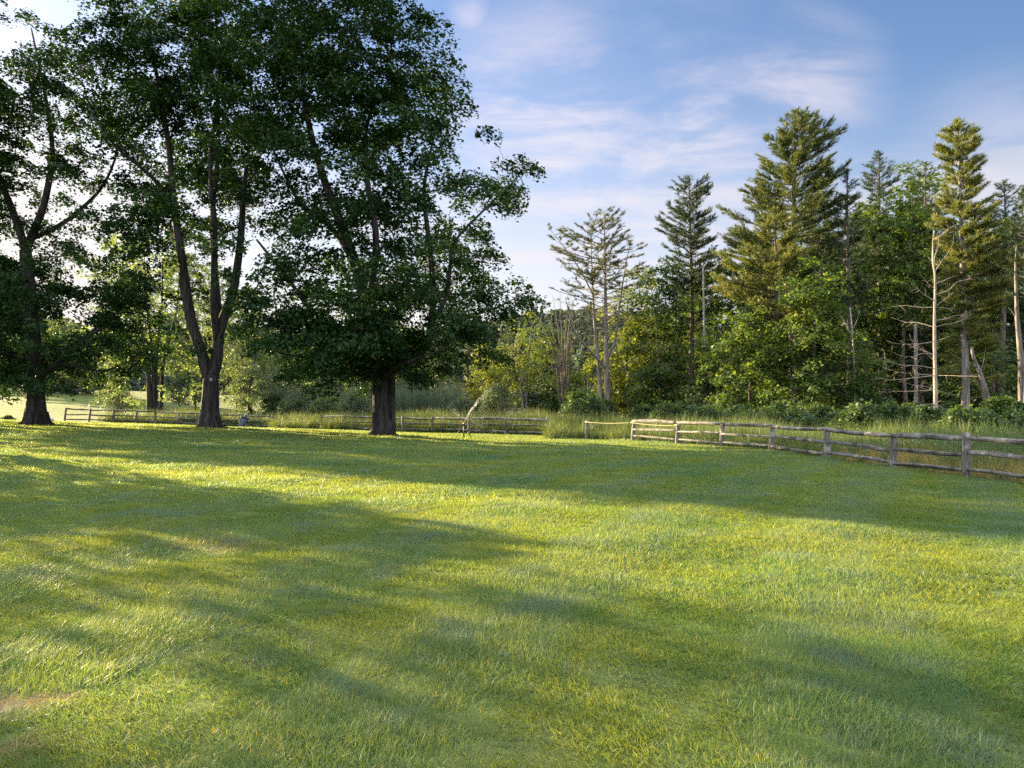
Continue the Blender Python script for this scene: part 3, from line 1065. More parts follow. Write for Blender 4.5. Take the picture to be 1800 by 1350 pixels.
# --- the three maples on the lawn
D3 = 38.0
maple_c = [
    limb_px([(671, 766), (670, 735), (669, 700), (668, 668), (655, 610), (645, 560), (632, 490), (606, 410), (575, 330), (550, 250), (535, 170), (530, 90), (525, 20)], D3, .40, .05),
    limb_px([(668, 668), (640, 640, -.3), (600, 600, -1), (560, 550, -1.6), (525, 500, -2), (480, 440, -2.5)], D3, .22, .05),
    limb_px([(669, 665), (705, 640, .4), (745, 605, 1), (754, 560, 1.3), (755, 480, 1.2), (748, 400, 1), (742, 330, .8), (752, 270, .6), (765, 220, .5)], D3, .27, .05),
    limb_px([(754, 560, 1.3), (780, 520, 1), (790, 460, .6), (800, 420, .3), (860, 360, 0), (905, 320, -.3), (928, 290, -.4)], D3, .13, .012),
    limb_px([(645, 560), (660, 500, -.8), (668, 420, -1.2), (655, 330, -1.4), (654, 240, -1.4), (690, 160, -1.2), (740, 110, -1)], D3, .20, .04),
    limb_px([(632, 490), (600, 430, 1.2), (560, 380, 2.2), (500, 330, 3), (460, 260, 3.4), (430, 190, 3.2)], D3, .18, .04),
    limb_px([(754, 590, 1.1), (800, 560, .6), (860, 545, .2), (910, 522, 0), (938, 508, 0)], D3, .10, .012),
    limb_px([(668, 672), (700, 650, -1.5), (740, 640, -3), (790, 625, -4)], D3, .13, .03),
    limb_px([(668, 672), (630, 655, -1.8), (580, 640, -3.4), (530, 630, -4.4)], D3, .14, .03),
]
ell_c = [(520, 40, 105, 65), (610, 35, 85, 55), (690, 75, 60, 45), (745, 95, 32, 26), (770, 140, 42, 48), (795, 190, 24, 20), (520, 140, 120, 80), (640, 150, 100, 75), (560, 245, 120, 70),
         (700, 225, 60, 40), (740, 200, 50, 40), (525, 322, 68, 50, .8), (630, 330, 70, 50), (735, 300, 65, 45), (790, 285, 28, 20, .7), (880, 295, 42, 34, .8), (915, 320, 30, 34, .8), (850, 365, 40, 30, .5), (780, 385, 75, 50),
         (650, 420, 100, 50), (555, 460, 90, 45), (825, 445, 55, 32), (740, 470, 60, 40), (520, 550, 70, 50), (600, 560, 100, 50), (720, 560, 95, 50), (850, 555, 55, 40), (925, 510, 30, 16, 1.2),
         (830, 605, 62, 34), (525, 630, 62, 26), (620, 635, 90, 34), (735, 625, 72, 34), (600, 680, 36, 11), (735, 675, 26, 14), (640, 600, 120, 40), (780, 520, 40, 36), (565, 600, 90, 50), (690, 500, 60, 40)]
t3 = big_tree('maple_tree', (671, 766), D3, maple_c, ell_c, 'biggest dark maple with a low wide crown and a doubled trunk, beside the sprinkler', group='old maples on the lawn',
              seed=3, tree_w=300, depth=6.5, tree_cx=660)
# its second stem, close behind on the right
b3 = P(671, 766, D3)
sb = Buf()
st_pts = poly([(b3.x + .33, b3.y + .5, b3.z - .15), (b3.x + .34, b3.y + .55, b3.z + 1.6), (b3.x + .30, b3.y + .5, b3.z + 3.2), (b3.x + .15, b3.y + .3, b3.z + 4.6)], .25)
hh = st_pts[:, 2] - st_pts[0, 2]
sb.tube(st_pts, .24 * (1 + .4 * np.exp(-hh / .4)), 16, True, .06, None, 77)
sb.build('second_trunk', M['maple_bark'], t3, (b3.x, b3.y, b3.z))

D2 = 42.0
maple_b = [
    limb_px([(369, 753), (369, 720), (370, 690), (371, 660)], D2, .44, .40),
    limb_px([(368, 668), (360, 640), (347, 600), (335, 560), (326, 500), (316, 430), (305, 350), (298, 270), (285, 180), (270, 100), (262, 30)], D2, .33, .05),
    limb_px([(372, 668), (381, 630), (385, 590), (393, 560), (408, 520), (417, 470), (424, 410), (428, 340), (436, 270), (440, 190)], D2, .34, .05),
    limb_px([(383, 600), (375, 540, .6), (368, 490, .9), (362, 430, 1.1), (360, 350, 1.2), (368, 260, 1.2), (372, 160, 1), (375, 60, 1)], D2, .24, .04),
    limb_px([(381, 600), (386, 540, -.8), (390, 480, -1.1), (393, 400, -1.3), (388, 300, -1.5), (400, 200, -1.5), (405, 110, -1.5)], D2, .22, .04),
    limb_px([(330, 540), (308, 500, .8), (300, 450, 1.2), (290, 410, 1.6), (262, 380, 2)], D2, .14, .03),
    limb_px([(305, 350), (270, 310, -1), (235, 280, -1.6), (200, 230, -2), (180, 170, -2)], D2, .12, .03),
]
ell_b = [(262, 25, 70, 45), (350, 20, 50, 30, .6), (330, 60, 100, 55), (235, 100, 62, 52), (190, 110, 26, 34, .4), (205, 175, 62, 46, .8), (300, 165, 90, 60), (400, 110, 75, 80), (415, 215, 80, 60), (330, 260, 90, 50),
         (240, 290, 60, 42), (400, 320, 66, 40, .75), (285, 365, 58, 34), (420, 400, 42, 34, .6), (340, 420, 70, 34), (290, 450, 50, 24), (250, 400, 40, 26, .7), (450, 330, 30, 40, .6), (310, 510, 34, 18, .6), (372, 575, 22, 22, .6), (355, 600, 16, 16, .6),
         (225, 240, 40, 28, .6)]
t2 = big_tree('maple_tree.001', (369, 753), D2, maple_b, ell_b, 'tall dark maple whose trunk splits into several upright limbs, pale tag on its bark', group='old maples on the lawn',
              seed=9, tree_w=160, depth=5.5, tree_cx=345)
# little pale tag nailed on the bark
tb = Buf()
q = P(371, 667, D2 - .50)
a_ = np.linspace(0, 6.283, 17)[:-1]
tb.tube(np.array([(q.x + .055 * math.cos(t), q.y, q.z + .055 * math.sin(t)) for t in np.linspace(0, 6.283, 17)]), .018, 6, False)
tb.build('tag', M['tag'], t2, tuple(P(369, 753, D2)))

D1 = 44.0
maple_a = [
    limb_px([(64, 748), (63, 715), (64, 680), (62, 640), (57, 590), (53, 540), (48, 480), (45, 440)], D1, .50, .32),
    limb_px([(45, 442), (36, 410), (22, 370), (8, 335), (-8, 290), (-20, 220), (-25, 140)], D1, .24, .05),
    limb_px([(46, 440), (60, 405), (74, 370), (84, 330), (92, 270), (85, 200), (70, 120), (55, 50)], D1, .24, .04),
    limb_px([(55, 420), (85, 390, 1), (115, 350, 1.8), (145, 300, 2.4), (165, 230, 2.6), (150, 150, 2.4)], D1, .15, .03),
    limb_px([(65, 662), (90, 655, -.5), (120, 640, -1), (160, 615, -1.6), (200, 590, -2), (245, 570, -2.2)], D1, .22, .04),
    limb_px([(120, 640, -1), (160, 646, -1.4), (210, 655, -1.8), (255, 640, -2)], D1, .10, .03),
    limb_px([(66, 640), (85, 620, .6), (110, 600, 1.2), (150, 560, 2), (190, 520, 2.4)], D1, .13, .03),
    limb_px([(52, 520), (20, 500, -1), (-15, 480, -1.6), (-60, 460, -2)], D1, .14, .03),
    limb_px([(60, 640), (30, 625, -1), (0, 615, -2), (-40, 600, -2.5)], D1, .13, .03),
]
ell_a = [(45, 45, 60, 34), (30, 110, 62, 55), (108, 105, 42, 45), (60, 190, 85, 52), (138, 155, 40, 40, .8), (155, 230, 42, 40, .7), (95, 272, 62, 38, .8), (10, 270, 50, 52), (145, 322, 40, 28, .6), (30, 360, 60, 34, .6), (110, 410, 70, 26, .7),
         (10, 490, 46, 46), (130, 465, 60, 30), (195, 505, 66, 40), (110, 545, 80, 40), (245, 545, 36, 34), (25, 595, 60, 52, .8), (150, 610, 80, 34, .75), (240, 625, 66, 28, .75), (100, 665, 50, 14, .8), (5, 650, 34, 22, .8), (165, 680, 20, 10, .6),
         (-40, 300, 50, 120), (-60, 150, 50, 90), (-50, 520, 60, 90), (60, 640, 60, 30), (190, 570, 60, 40), (-90, 420, 50, 120), (-120, 560, 50, 60), (-150, 430, 50, 110), (-160, 260, 50, 100), (-200, 400, 40, 110), (-190, 560, 40, 50), (-60, 625, 60, 36)]
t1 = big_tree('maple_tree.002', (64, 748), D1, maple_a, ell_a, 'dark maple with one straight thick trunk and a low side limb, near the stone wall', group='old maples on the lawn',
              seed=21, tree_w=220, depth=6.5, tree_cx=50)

# unseen trees added to the left, shaped to shade the lawn
def world_tree(name, x, y, h, rad, label, seed, cat='tree', group=None, low=2.0, leaf=.22, per_tip=60, n=260, mat='maple_leaf', bark='maple_bark'):
    rg = np.random.default_rng(seed)
    z = gz1(x, y)
    root = empty(name, (x, y, z)); tag(root, label, cat, group)
    limbs = [(poly([(x, y, z - .1), (x + .1, y, z + h * .3), (x - .1, y + .2, z + h * .6), (x, y, z + h * .9)], .5), h * .022, .04)]
    a = rg.uniform(0, 6.283, n); u = rg.uniform(0, 1, n)
    zz_ = low + (h - low) * u
    rr = rad * np.clip(1.12 - u, .05, 1) ** .75 * np.sqrt(rg.uniform(.1, 1, n))
    tips = np.stack([x + rr * np.cos(a), y + rr * np.sin(a), z + zz_], 1)
    A, par, r, nl = grow(limbs, tips, rg)
    b = Buf(); limb_tubes(b, limbs, 14, .05, seed, .5); twigs_to_buf(b, A, par, r, nl); b.build('trunk', M[bark], root, (x, y, z))
    V, F, rn = spray_leaves(tips, tips.mean(0), rg, per_tip, leaf, (.6, 1.2))
    obj_from('crown', V, [F], M[mat], root, {'rnd': ('FACE', rn)}, (x, y, z))
    return root


world_tree('shade_tree.003', -27, 21.4, 12, 7.4, 'unseen maple with a low full crown, added to shade the near lawn', 31, group='old maples on the lawn', low=.5, n=390, per_tip=40)
world_tree('shade_tree.005', -22, 24.6, 5.6, 3.4, 'unseen small maple added to shade the left of the near lawn', 33, group='old maples on the lawn', low=.4, n=120, per_tip=40)
world_tree('shade_tree.004', -40.5, 50, 20, 7, 'unseen tall maple added to shade the lawn, further left than the straight trunked maple', 32, group='old maples on the lawn', low=1.5, n=420)


# ------------------------------------------------------------------ conifers
def conifer(name, base_px, top_px, d, prof, label, mat='pine_needle', bark='pine_bark', seed=1, spacing=.62, per_whorl=5, tuft=.30, dens=11.0, needles=9, cat='pine tree', group=None,
            trunk_r=None, gaps=(), bend=(), depth_k=1.0, dead_from=None, pitch_top=.75, pitch_low=.12, thin=.036, sag=.0, build=True):
    """prof: list of (row, left extent px, right extent px) from the top down, the crown's outline"""
    rg = np.random.default_rng(seed)
    b = P(base_px[0], base_px[1], d); t = P(top_px[0], top_px[1], d)
    root = empty(name, b); tag(root, label, cat, group)
    loc = (b.x, b.y, b.z)
    H = t.z - b.z
    tr = trunk_r or .0125 * H
    pts = [np.array(b)]
    for q in bend:
        pts.append(np.array(P(q[0], q[1], d)))
    pts.append(np.array(t))
    spine = poly(pts, .5) if len(pts) > 2 else poly(pts, .5)
    if len(pts) == 2:
        hh_ = np.linspace(0, 1, len(spine))
        spine[:, 0] += .12 * np.sin(hh_ * 5 + seed); spine[:, 1] += .12 * np.sin(hh_ * 4 + 2 * seed)
    rows = np.array([P(top_px[0], p_[0], d).z for p_ in prof]); Lx = np.array([p_[1] for p_ in prof]) * d / FPX; Rx = np.array([p_[2] for p_ in prof]) * d / FPX
    o_ = np.argsort(rows); rows, Lx, Rx = rows[o_], Lx[o_], Rx[o_]
    tb = Buf()
    s_ = np.linspace(0, 1, len(spine))
    sp = spine.copy(); sp[0, 2] -= .15
    tb.tube(sp, tr * (1 - s_) ** .8 + .02 + tr * .35 * np.exp(-(spine[:, 2] - spine[0, 2]) / .5), 12, True, .04, None, seed)
    TA, TB, RA, RB = [], [], [], []
    tp_, td_ = [], []
    z = rows[0]
    top = spine[-1, 2]
    while z < top - .1:
        f = (z - spine[0, 2]) / H
        for w in range(per_whorl + int(rg.integers(-1, 2))):
            zz_ = z + rg.uniform(-.25, .25)
            if any(P(0, g1, d).z < zz_ < P(0, g0, d).z for (g0, g1) in gaps):
                continue
            a = rg.uniform(0, 6.283)
            le, re = np.interp(zz_, rows, Lx), np.interp(zz_, rows, Rx)
            ca, sa = math.cos(a), math.sin(a)
            sidew = re if ca > 0 else le
            L = (sidew * abs(ca) + .5 * (le + re) * depth_k * (1 - abs(ca))) * rg.uniform(.62, 1.06)
            if L < .12:
                L = .12
            k = int(np.argmin(np.abs(spine[:, 2] - zz_)))
            st_ = spine[k].copy(); st_[2] = zz_
            pit = (pitch_low + (pitch_top - pitch_low) * sm(.35, 1.0, f)) + rg.normal(0, .10)
            m = max(3, int(L / .45) + 1)
            u = np.linspace(0, 1, m)[:, None]
            hd = np.array([ca, sa, 0.])
            crv = .18 + .1 * rg.normal()
            br = st_ + hd * L * u + np.array([0, 0, 1.]) * (L * (pit * u * .6 - sag * u * (1 - u) + crv * u * u)) + rg.normal(0, .03, (m, 3)) * u
            r0 = .010 + .012 * L
            TA.append(br[:-1]); TB.append(br[1:]); rr = r0 * (1 - u[:, 0] * .85); RA.append(rr[:-1]); RB.append(rr[1:])
            # twigs to both sides, more of them towards the end
            nt = max(3, int(L * dens * .55))
            uu = rg.beta(1.9, 1.1, nt) * .98 + .02
            uu = np.clip(uu, .18 if L > .8 else .0, 1)
            base_ = np.stack([np.interp(uu, u[:, 0], br[:, c]) for c in range(3)], 1)
            sgn = rg.choice([-1, 1], nt)
            ang = a + sgn * rg.uniform(.35, 1.05, nt)
            tl = np.minimum(.34 * L * (1.15 - uu * .75), 1.1) * rg.uniform(.5, 1.1, nt) + .12
            dirs = np.stack([np.cos(ang), np.sin(ang), rg.uniform(.05, .42, nt) + .25 * f], 1)
            end = base_ + dirs * tl[:, None]
            TA.append(base_); TB.append(end); RA.append(np.full(nt, .009)); RB.append(np.full(nt, .005))
            for q in (0.45, .75, 1.0):
                if q < 1:
                    msk = tl > .4
                else:
                    msk = np.ones(nt, bool)
                tp_.append((base_ + dirs * (tl * q)[:, None])[msk]); td_.append(unit(dirs)[msk])
            nb_ = max(1, int(L * 2.2))
            ub = rg.uniform(.35, 1.0, nb_)
            tp_.append(np.stack([np.interp(ub, u[:, 0], br[:, c]) for c in range(3)], 1)); td_.append(np.repeat(unit(hd + np.array([0, 0, .4]))[None], nb_, 0))
        z += spacing * rg.uniform(.75, 1.3) * (1.0 if f < .75 else .75)
    # leader
    for q in range(14):
        tp_.append((spine[-1] - np.array([0, 0, rg.uniform(0, .8)]))[None]); td_.append(unit(rg.normal(0, .5, 3) + np.array([0, 0, 1.]))[None])
    tb.prisms(np.vstack(TA), np.vstack(TB), np.concatenate(RA), np.concatenate(RB), 4)
    tb.build('trunk', M[bark], root, loc)
    tp_ = np.vstack(tp_); td_ = np.vstack(td_)
    n = len(tp_)
    k = np.repeat(np.arange(n), needles)
    nd = unit(td_[k] * .75 + rg.normal(0, .52, (len(k), 3)) + np.array([0, 0, .22]))
    L_ = tuft * rg.uniform(.65, 1.2, len(k))
    b0 = tp_[k] - td_[k] * (rg.uniform(0, .22, len(k)))[:, None]
    sidev = unit(np.cross(nd, rg.normal(size=(len(k), 3)))) * thin * .5
    V = np.stack([b0 - sidev, b0 + sidev, b0 + nd * L_[:, None]], 1).reshape(-1, 3)
    obj_from('needles', V, [np.arange(len(V)).reshape(-1, 3)], M[mat], root, {'rnd': ('FACE', np.repeat(rg.uniform(0, 1, n), needles))}, loc)
    return root


WOODS = 'tall pines at the edge of the wood'
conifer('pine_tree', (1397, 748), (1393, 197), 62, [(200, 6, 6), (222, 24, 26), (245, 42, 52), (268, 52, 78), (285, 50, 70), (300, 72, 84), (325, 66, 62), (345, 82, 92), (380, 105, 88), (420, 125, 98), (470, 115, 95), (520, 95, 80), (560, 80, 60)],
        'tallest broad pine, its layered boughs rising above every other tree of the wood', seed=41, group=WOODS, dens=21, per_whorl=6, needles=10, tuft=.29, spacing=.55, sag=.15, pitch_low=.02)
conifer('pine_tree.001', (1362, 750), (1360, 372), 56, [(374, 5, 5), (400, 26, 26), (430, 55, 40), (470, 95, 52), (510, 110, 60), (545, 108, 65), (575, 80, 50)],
        'smaller gold lit green pine standing in front of the tallest pine', mat='sunlit_needle', seed=42, group=WOODS, dens=20, per_whorl=6, needles=10, tuft=.29, pitch_low=.05, sag=.1)
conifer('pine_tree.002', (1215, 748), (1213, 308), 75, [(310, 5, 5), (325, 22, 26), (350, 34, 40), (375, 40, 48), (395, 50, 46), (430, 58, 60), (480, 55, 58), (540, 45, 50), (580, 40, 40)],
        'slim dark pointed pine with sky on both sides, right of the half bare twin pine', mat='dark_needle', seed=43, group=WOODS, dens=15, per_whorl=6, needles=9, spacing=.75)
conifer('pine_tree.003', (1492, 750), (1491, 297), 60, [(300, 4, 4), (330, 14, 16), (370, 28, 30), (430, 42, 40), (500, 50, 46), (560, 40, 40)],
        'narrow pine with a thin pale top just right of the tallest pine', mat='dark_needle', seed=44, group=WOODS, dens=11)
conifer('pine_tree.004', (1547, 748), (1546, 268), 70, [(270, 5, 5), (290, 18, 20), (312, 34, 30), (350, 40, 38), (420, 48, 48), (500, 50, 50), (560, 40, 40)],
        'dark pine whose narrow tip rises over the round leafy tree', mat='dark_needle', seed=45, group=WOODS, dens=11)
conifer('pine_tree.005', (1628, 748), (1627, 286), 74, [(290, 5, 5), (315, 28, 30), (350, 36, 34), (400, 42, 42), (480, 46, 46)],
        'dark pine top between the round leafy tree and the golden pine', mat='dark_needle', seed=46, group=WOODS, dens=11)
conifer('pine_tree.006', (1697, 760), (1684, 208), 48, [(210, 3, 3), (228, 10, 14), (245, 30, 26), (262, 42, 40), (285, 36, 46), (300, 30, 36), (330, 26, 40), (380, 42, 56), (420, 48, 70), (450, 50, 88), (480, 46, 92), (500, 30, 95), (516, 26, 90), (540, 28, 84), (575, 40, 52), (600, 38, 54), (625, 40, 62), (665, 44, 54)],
        'golden sunlit pine with a ragged top and separate low boughs behind the dead tree', mat='sunlit_needle', seed=47, group=WOODS, dens=25, per_whorl=7, needles=12, tuft=.30, spacing=.55, gaps=((552, 562), (634, 648)), bend=((1697, 650), (1695, 560), (1690, 400)), trunk_r=.24, pitch_low=.02, bark='grey_bark')
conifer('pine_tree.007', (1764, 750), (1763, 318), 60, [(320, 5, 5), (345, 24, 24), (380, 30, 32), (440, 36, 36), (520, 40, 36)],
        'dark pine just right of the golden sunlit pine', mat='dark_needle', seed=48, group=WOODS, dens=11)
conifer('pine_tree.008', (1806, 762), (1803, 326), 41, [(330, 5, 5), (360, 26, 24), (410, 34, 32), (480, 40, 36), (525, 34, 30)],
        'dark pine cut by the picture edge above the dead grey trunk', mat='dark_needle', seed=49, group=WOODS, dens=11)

# the half bare twin-stemmed pine
rgx = np.random.default_rng(61)
DT = 70.0
bt = P(1066, 742, DT)
tw = empty('pine_tree.009', bt); tag(tw, 'half bare twin stemmed pine with thin foliage, standing alone left of the wood', 'pine tree', WOODS)
limbs = [limb_px([(1068, 744), (1068, 700), (1066, 640), (1065, 560), (1064, 500), (1063, 430), (1062, 372)], DT, .30, .03),
         limb_px([(1058, 742, .6), (1056, 690, .6), (1052, 620, .6), (1046, 560, .6), (1042, 480, .6), (1041, 420, .6), (1044, 392, .6)], DT, .22, .03),
         limb_px([(1066, 650), (1050, 632, -.5), (1030, 612, -1), (1010, 590, -1.4), (1000, 560, -1.6), (992, 530, -1.7)], DT, .14, .03),
         limb_px([(1066, 632), (1080, 600, -.4), (1086, 550, -.6), (1094, 490, -.8), (1105, 430, -.8)], DT, .14, .03),
         limb_px([(1045, 520, .6), (1020, 470, .8), (1000, 440, 1), (985, 420, 1), (972, 404, 1)], DT, .09, .02)]
tipl = []; tdir = []
b = Buf(); limb_tubes(b, limbs, 12, .04, 61, .3)
TA, TB, RA, RB = [], [], [], []
for li_, (lp_, r0_, r1_) in enumerate(limbs):
    lp_ = np.asarray(lp_)
    zlo = P(0, 610, DT).z if li_ < 2 else lp_[len(lp_) // 3, 2]
    stat = [q for q in lp_ if q[2] > zlo]
    for q in stat:
        for _ in range(3 if li_ < 2 else 2):
            row = 718 - (q[2] - CAM_H) * FPX / DT
            ext = np.interp(row, [370, 395, 430, 480, 540, 610], [14, 34, 62, 78, 70, 40]) * DT / FPX
            if li_ >= 2: ext *= .5
            a_ = rgx.uniform(0, 6.283); L = ext * rgx.uniform(.45, 1.05); up_ = rgx.uniform(.12, .45) + .35 * sm(460, 380, row)
            m_ = max(3, int(L / .45) + 1); u = np.linspace(0, 1, m_)[:, None]
            br = q + np.array([math.cos(a_), math.sin(a_), 0]) * L * u + np.array([0, 0, 1.]) * L * (up_ * u * .5 + up_ * u * u * .6) + rgx.normal(0, .05, (m_, 3)) * u
            TA.append(br[:-1]); TB.append(br[1:]); rr = (.012 + .012 * L) * (1 - .8 * u[:, 0]); RA.append(rr[:-1]); RB.append(rr[1:])
            nt = max(3, int(L * 5)); uu = rgx.uniform(.4, 1, nt)
            if row > 520: uu = rgx.uniform(.75, 1, max(1, nt // 4)); nt = len(uu)
            bs = np.stack([np.interp(uu, u[:, 0], br[:, c]) for c in range(3)], 1)
            an = a_ + rgx.uniform(-.9, .9, nt); tl = rgx.uniform(.2, .6, nt) * (.5 + .3 * L) * .8
            dr = unit(np.stack([np.cos(an), np.sin(an), rgx.uniform(.1, .5, nt)], 1)); en = bs + dr * tl[:, None]
            TA.append(bs); TB.append(en); RA.append(np.full(nt, .012)); RB.append(np.full(nt, .006))
            tipl += list(en) + list(bs + dr * (tl * .5)[:, None]); tdir += list(dr) + list(dr)
b.prisms(np.vstack(TA), np.vstack(TB), np.concatenate(RA), np.concatenate(RB), 4)
b.build('trunk', M['grey_bark'], tw, tuple(bt))
tipl = np.array(tipl); tdir = np.array(tdir)
k = np.repeat(np.arange(len(tipl)), 10)
nd = unit(tdir[k] * .8 + rgx.normal(0, .5, (len(k), 3)) + np.array([0, 0, .25]))
sv = unit(np.cross(nd, rgx.normal(size=(len(k), 3)))) * .018
cp = tipl[k] - tdir[k] * rgx.uniform(0, .2, len(k))[:, None]
V = np.stack([cp - sv, cp + sv, cp + nd * .27], 1).reshape(-1, 3)
obj_from('needles', V, [np.arange(len(V)).reshape(-1, 3)], M['thin_needle'], tw, {'rnd': ('FACE', rgx.uniform(0, 1, len(k)))}, tuple(bt))


# ------------------------------------------------------------------ leafy trees of the wood and beyond the fences
def leafy(name, base_px, top, d, boxes, label, mat='wood_leaf', bark='pine_bark', seed=1, trunk_r=.14, leaf=.24, per_tip=55, dens=2.2, group=None, depth=2.6, cat='tree', stems=1, low=None, R=(.5, 1.0), bare=0, droop=.3, lean=0):
    """smaller broadleaf tree; boxes are crown ellipses in photo pixels"""
    rg = np.random.default_rng(seed)
    x, y = base_px
    limbs = []
    for s in range(stems):
        dx = 0 if stems == 1 else (s - (stems - 1) / 2) * 16
        pts = [(x + dx * .25, y, .3 * s)]
        for q in (.3, .6, .92):
            pts.append((x + dx * (.25 + 1.5 * q) + rg.normal(0, 4) + lean * q, y + (top - y) * q, .3 * s + rg.normal(0, .3)))
        limbs.append(limb_px(pts, d, trunk_r * (1 if s == 0 else .75), .025))
    return big_tree(name, base_px, d, limbs, boxes, label, cat, group, dens, depth, 200, leaf, per_tip, mat, bark, seed, .35, R, 10, droop=droop, bare=bare, tip_r=.008)


EDGE = 'leafy trees along the edge of the wood'
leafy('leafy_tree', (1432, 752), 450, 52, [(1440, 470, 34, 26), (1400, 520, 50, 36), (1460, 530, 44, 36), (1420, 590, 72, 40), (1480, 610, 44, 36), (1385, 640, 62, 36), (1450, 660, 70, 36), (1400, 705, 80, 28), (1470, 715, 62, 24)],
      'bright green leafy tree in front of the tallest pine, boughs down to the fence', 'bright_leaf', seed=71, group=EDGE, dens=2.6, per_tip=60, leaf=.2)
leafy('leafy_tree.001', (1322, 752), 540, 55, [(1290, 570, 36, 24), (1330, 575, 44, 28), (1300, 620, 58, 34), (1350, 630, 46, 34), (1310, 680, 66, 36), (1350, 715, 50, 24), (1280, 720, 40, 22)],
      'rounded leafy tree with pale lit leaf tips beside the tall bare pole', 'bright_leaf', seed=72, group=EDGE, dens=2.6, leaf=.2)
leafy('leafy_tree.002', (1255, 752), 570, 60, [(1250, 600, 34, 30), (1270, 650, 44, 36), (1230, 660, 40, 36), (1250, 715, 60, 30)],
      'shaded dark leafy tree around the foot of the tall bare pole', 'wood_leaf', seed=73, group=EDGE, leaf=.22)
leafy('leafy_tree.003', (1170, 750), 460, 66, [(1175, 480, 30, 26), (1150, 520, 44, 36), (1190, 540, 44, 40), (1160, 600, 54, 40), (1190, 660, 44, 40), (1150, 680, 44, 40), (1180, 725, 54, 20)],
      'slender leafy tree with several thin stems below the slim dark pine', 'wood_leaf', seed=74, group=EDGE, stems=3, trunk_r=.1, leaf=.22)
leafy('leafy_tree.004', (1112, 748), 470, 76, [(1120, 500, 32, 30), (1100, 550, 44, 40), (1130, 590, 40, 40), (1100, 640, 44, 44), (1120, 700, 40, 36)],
      'yellow green sunlit tree behind the half bare twin pine', 'sunlit_leaf', seed=75, group=EDGE, leaf=.22, trunk_r=.1, stems=2)
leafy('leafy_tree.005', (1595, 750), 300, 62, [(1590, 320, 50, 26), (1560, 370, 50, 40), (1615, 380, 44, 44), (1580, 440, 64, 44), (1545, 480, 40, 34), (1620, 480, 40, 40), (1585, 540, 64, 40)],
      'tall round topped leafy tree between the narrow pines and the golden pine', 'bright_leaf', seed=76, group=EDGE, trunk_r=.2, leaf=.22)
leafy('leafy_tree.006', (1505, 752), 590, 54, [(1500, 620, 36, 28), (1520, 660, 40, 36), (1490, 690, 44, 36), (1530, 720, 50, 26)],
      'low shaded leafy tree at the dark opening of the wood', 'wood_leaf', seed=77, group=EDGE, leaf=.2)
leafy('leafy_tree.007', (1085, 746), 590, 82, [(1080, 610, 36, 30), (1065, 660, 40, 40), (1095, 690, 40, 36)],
      'small gold lit tree behind the foot of the half bare twin pine', 'sunlit_leaf', seed=78, group=EDGE, leaf=.22, trunk_r=.08)
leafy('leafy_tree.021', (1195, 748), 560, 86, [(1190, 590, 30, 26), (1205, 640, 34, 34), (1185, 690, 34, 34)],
      'gold lit low tree glimpsed between the thin stems below the slim dark pine', 'sunlit_leaf', seed=82, group=EDGE, leaf=.22, trunk_r=.07)
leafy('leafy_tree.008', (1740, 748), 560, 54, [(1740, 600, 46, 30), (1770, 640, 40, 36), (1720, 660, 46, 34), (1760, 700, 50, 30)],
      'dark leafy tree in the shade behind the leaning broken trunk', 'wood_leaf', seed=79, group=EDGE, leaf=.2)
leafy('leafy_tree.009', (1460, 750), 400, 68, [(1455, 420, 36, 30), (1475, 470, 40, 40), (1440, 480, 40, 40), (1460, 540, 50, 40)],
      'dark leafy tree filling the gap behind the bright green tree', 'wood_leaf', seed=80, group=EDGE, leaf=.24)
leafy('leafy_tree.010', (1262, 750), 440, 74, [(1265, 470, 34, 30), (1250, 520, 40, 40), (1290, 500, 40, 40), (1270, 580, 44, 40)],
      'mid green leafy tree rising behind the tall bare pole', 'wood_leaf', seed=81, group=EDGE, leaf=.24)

# beyond the middle and left fences
BEY = 'trees beyond the meadow'
leafy('birch_tree', (922, 742), 540, 80, [(920, 570, 26, 26), (900, 610, 36, 30), (945, 620, 36, 30), (890, 660, 34, 26), (950, 670, 34, 30), (915, 640, 40, 40)],
      'thin pale trunked tree with airy gold lit leaves behind the end of the middle fence', 'sunlit_leaf', 'grey_bark', seed=91, group=BEY, stems=2, trunk_r=.15, leaf=.2, per_tip=26, dens=2.0, depth=2.5)
leafy('leafy_tree.011', (868, 742), 600, 98, [(865, 625, 26, 24), (850, 660, 24, 30), (885, 660, 30, 30), (865, 700, 36, 26)],
      'gold lit bushy tree behind the sprinkler jet', 'sunlit_leaf', seed=92, group=BEY, leaf=.22, trunk_r=.12)
leafy('leafy_tree.012', (960, 744), 560, 100, [(950, 590, 30, 26), (975, 610, 30, 34), (960, 650, 44, 36), (985, 690, 36, 34), (940, 700, 40, 30)],
      'hazy mid green tree behind the thin pale trunked tree', 'wood_leaf', seed=93, group=BEY, leaf=.24)
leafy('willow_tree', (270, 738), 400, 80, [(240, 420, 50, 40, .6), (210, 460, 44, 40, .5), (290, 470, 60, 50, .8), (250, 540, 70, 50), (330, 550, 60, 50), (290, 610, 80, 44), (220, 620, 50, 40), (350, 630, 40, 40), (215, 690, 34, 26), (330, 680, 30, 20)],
      'pale hazy willow with several leaning trunks, seen between two dark maples', 'hazed_willow_leaf', 'maple_bark', seed=94, group=BEY, stems=4, trunk_r=.3, leaf=.24, per_tip=34, dens=1.6, depth=4)
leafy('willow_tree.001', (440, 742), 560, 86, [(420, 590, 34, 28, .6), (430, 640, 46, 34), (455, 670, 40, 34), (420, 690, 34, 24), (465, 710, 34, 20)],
      'rounded drooping blue green willow behind the split trunk maple', 'hazed_grey_leaf', 'maple_bark', seed=95, group=BEY, trunk_r=.25, leaf=.2, dens=2.6, depth=3.5, droop=.8)
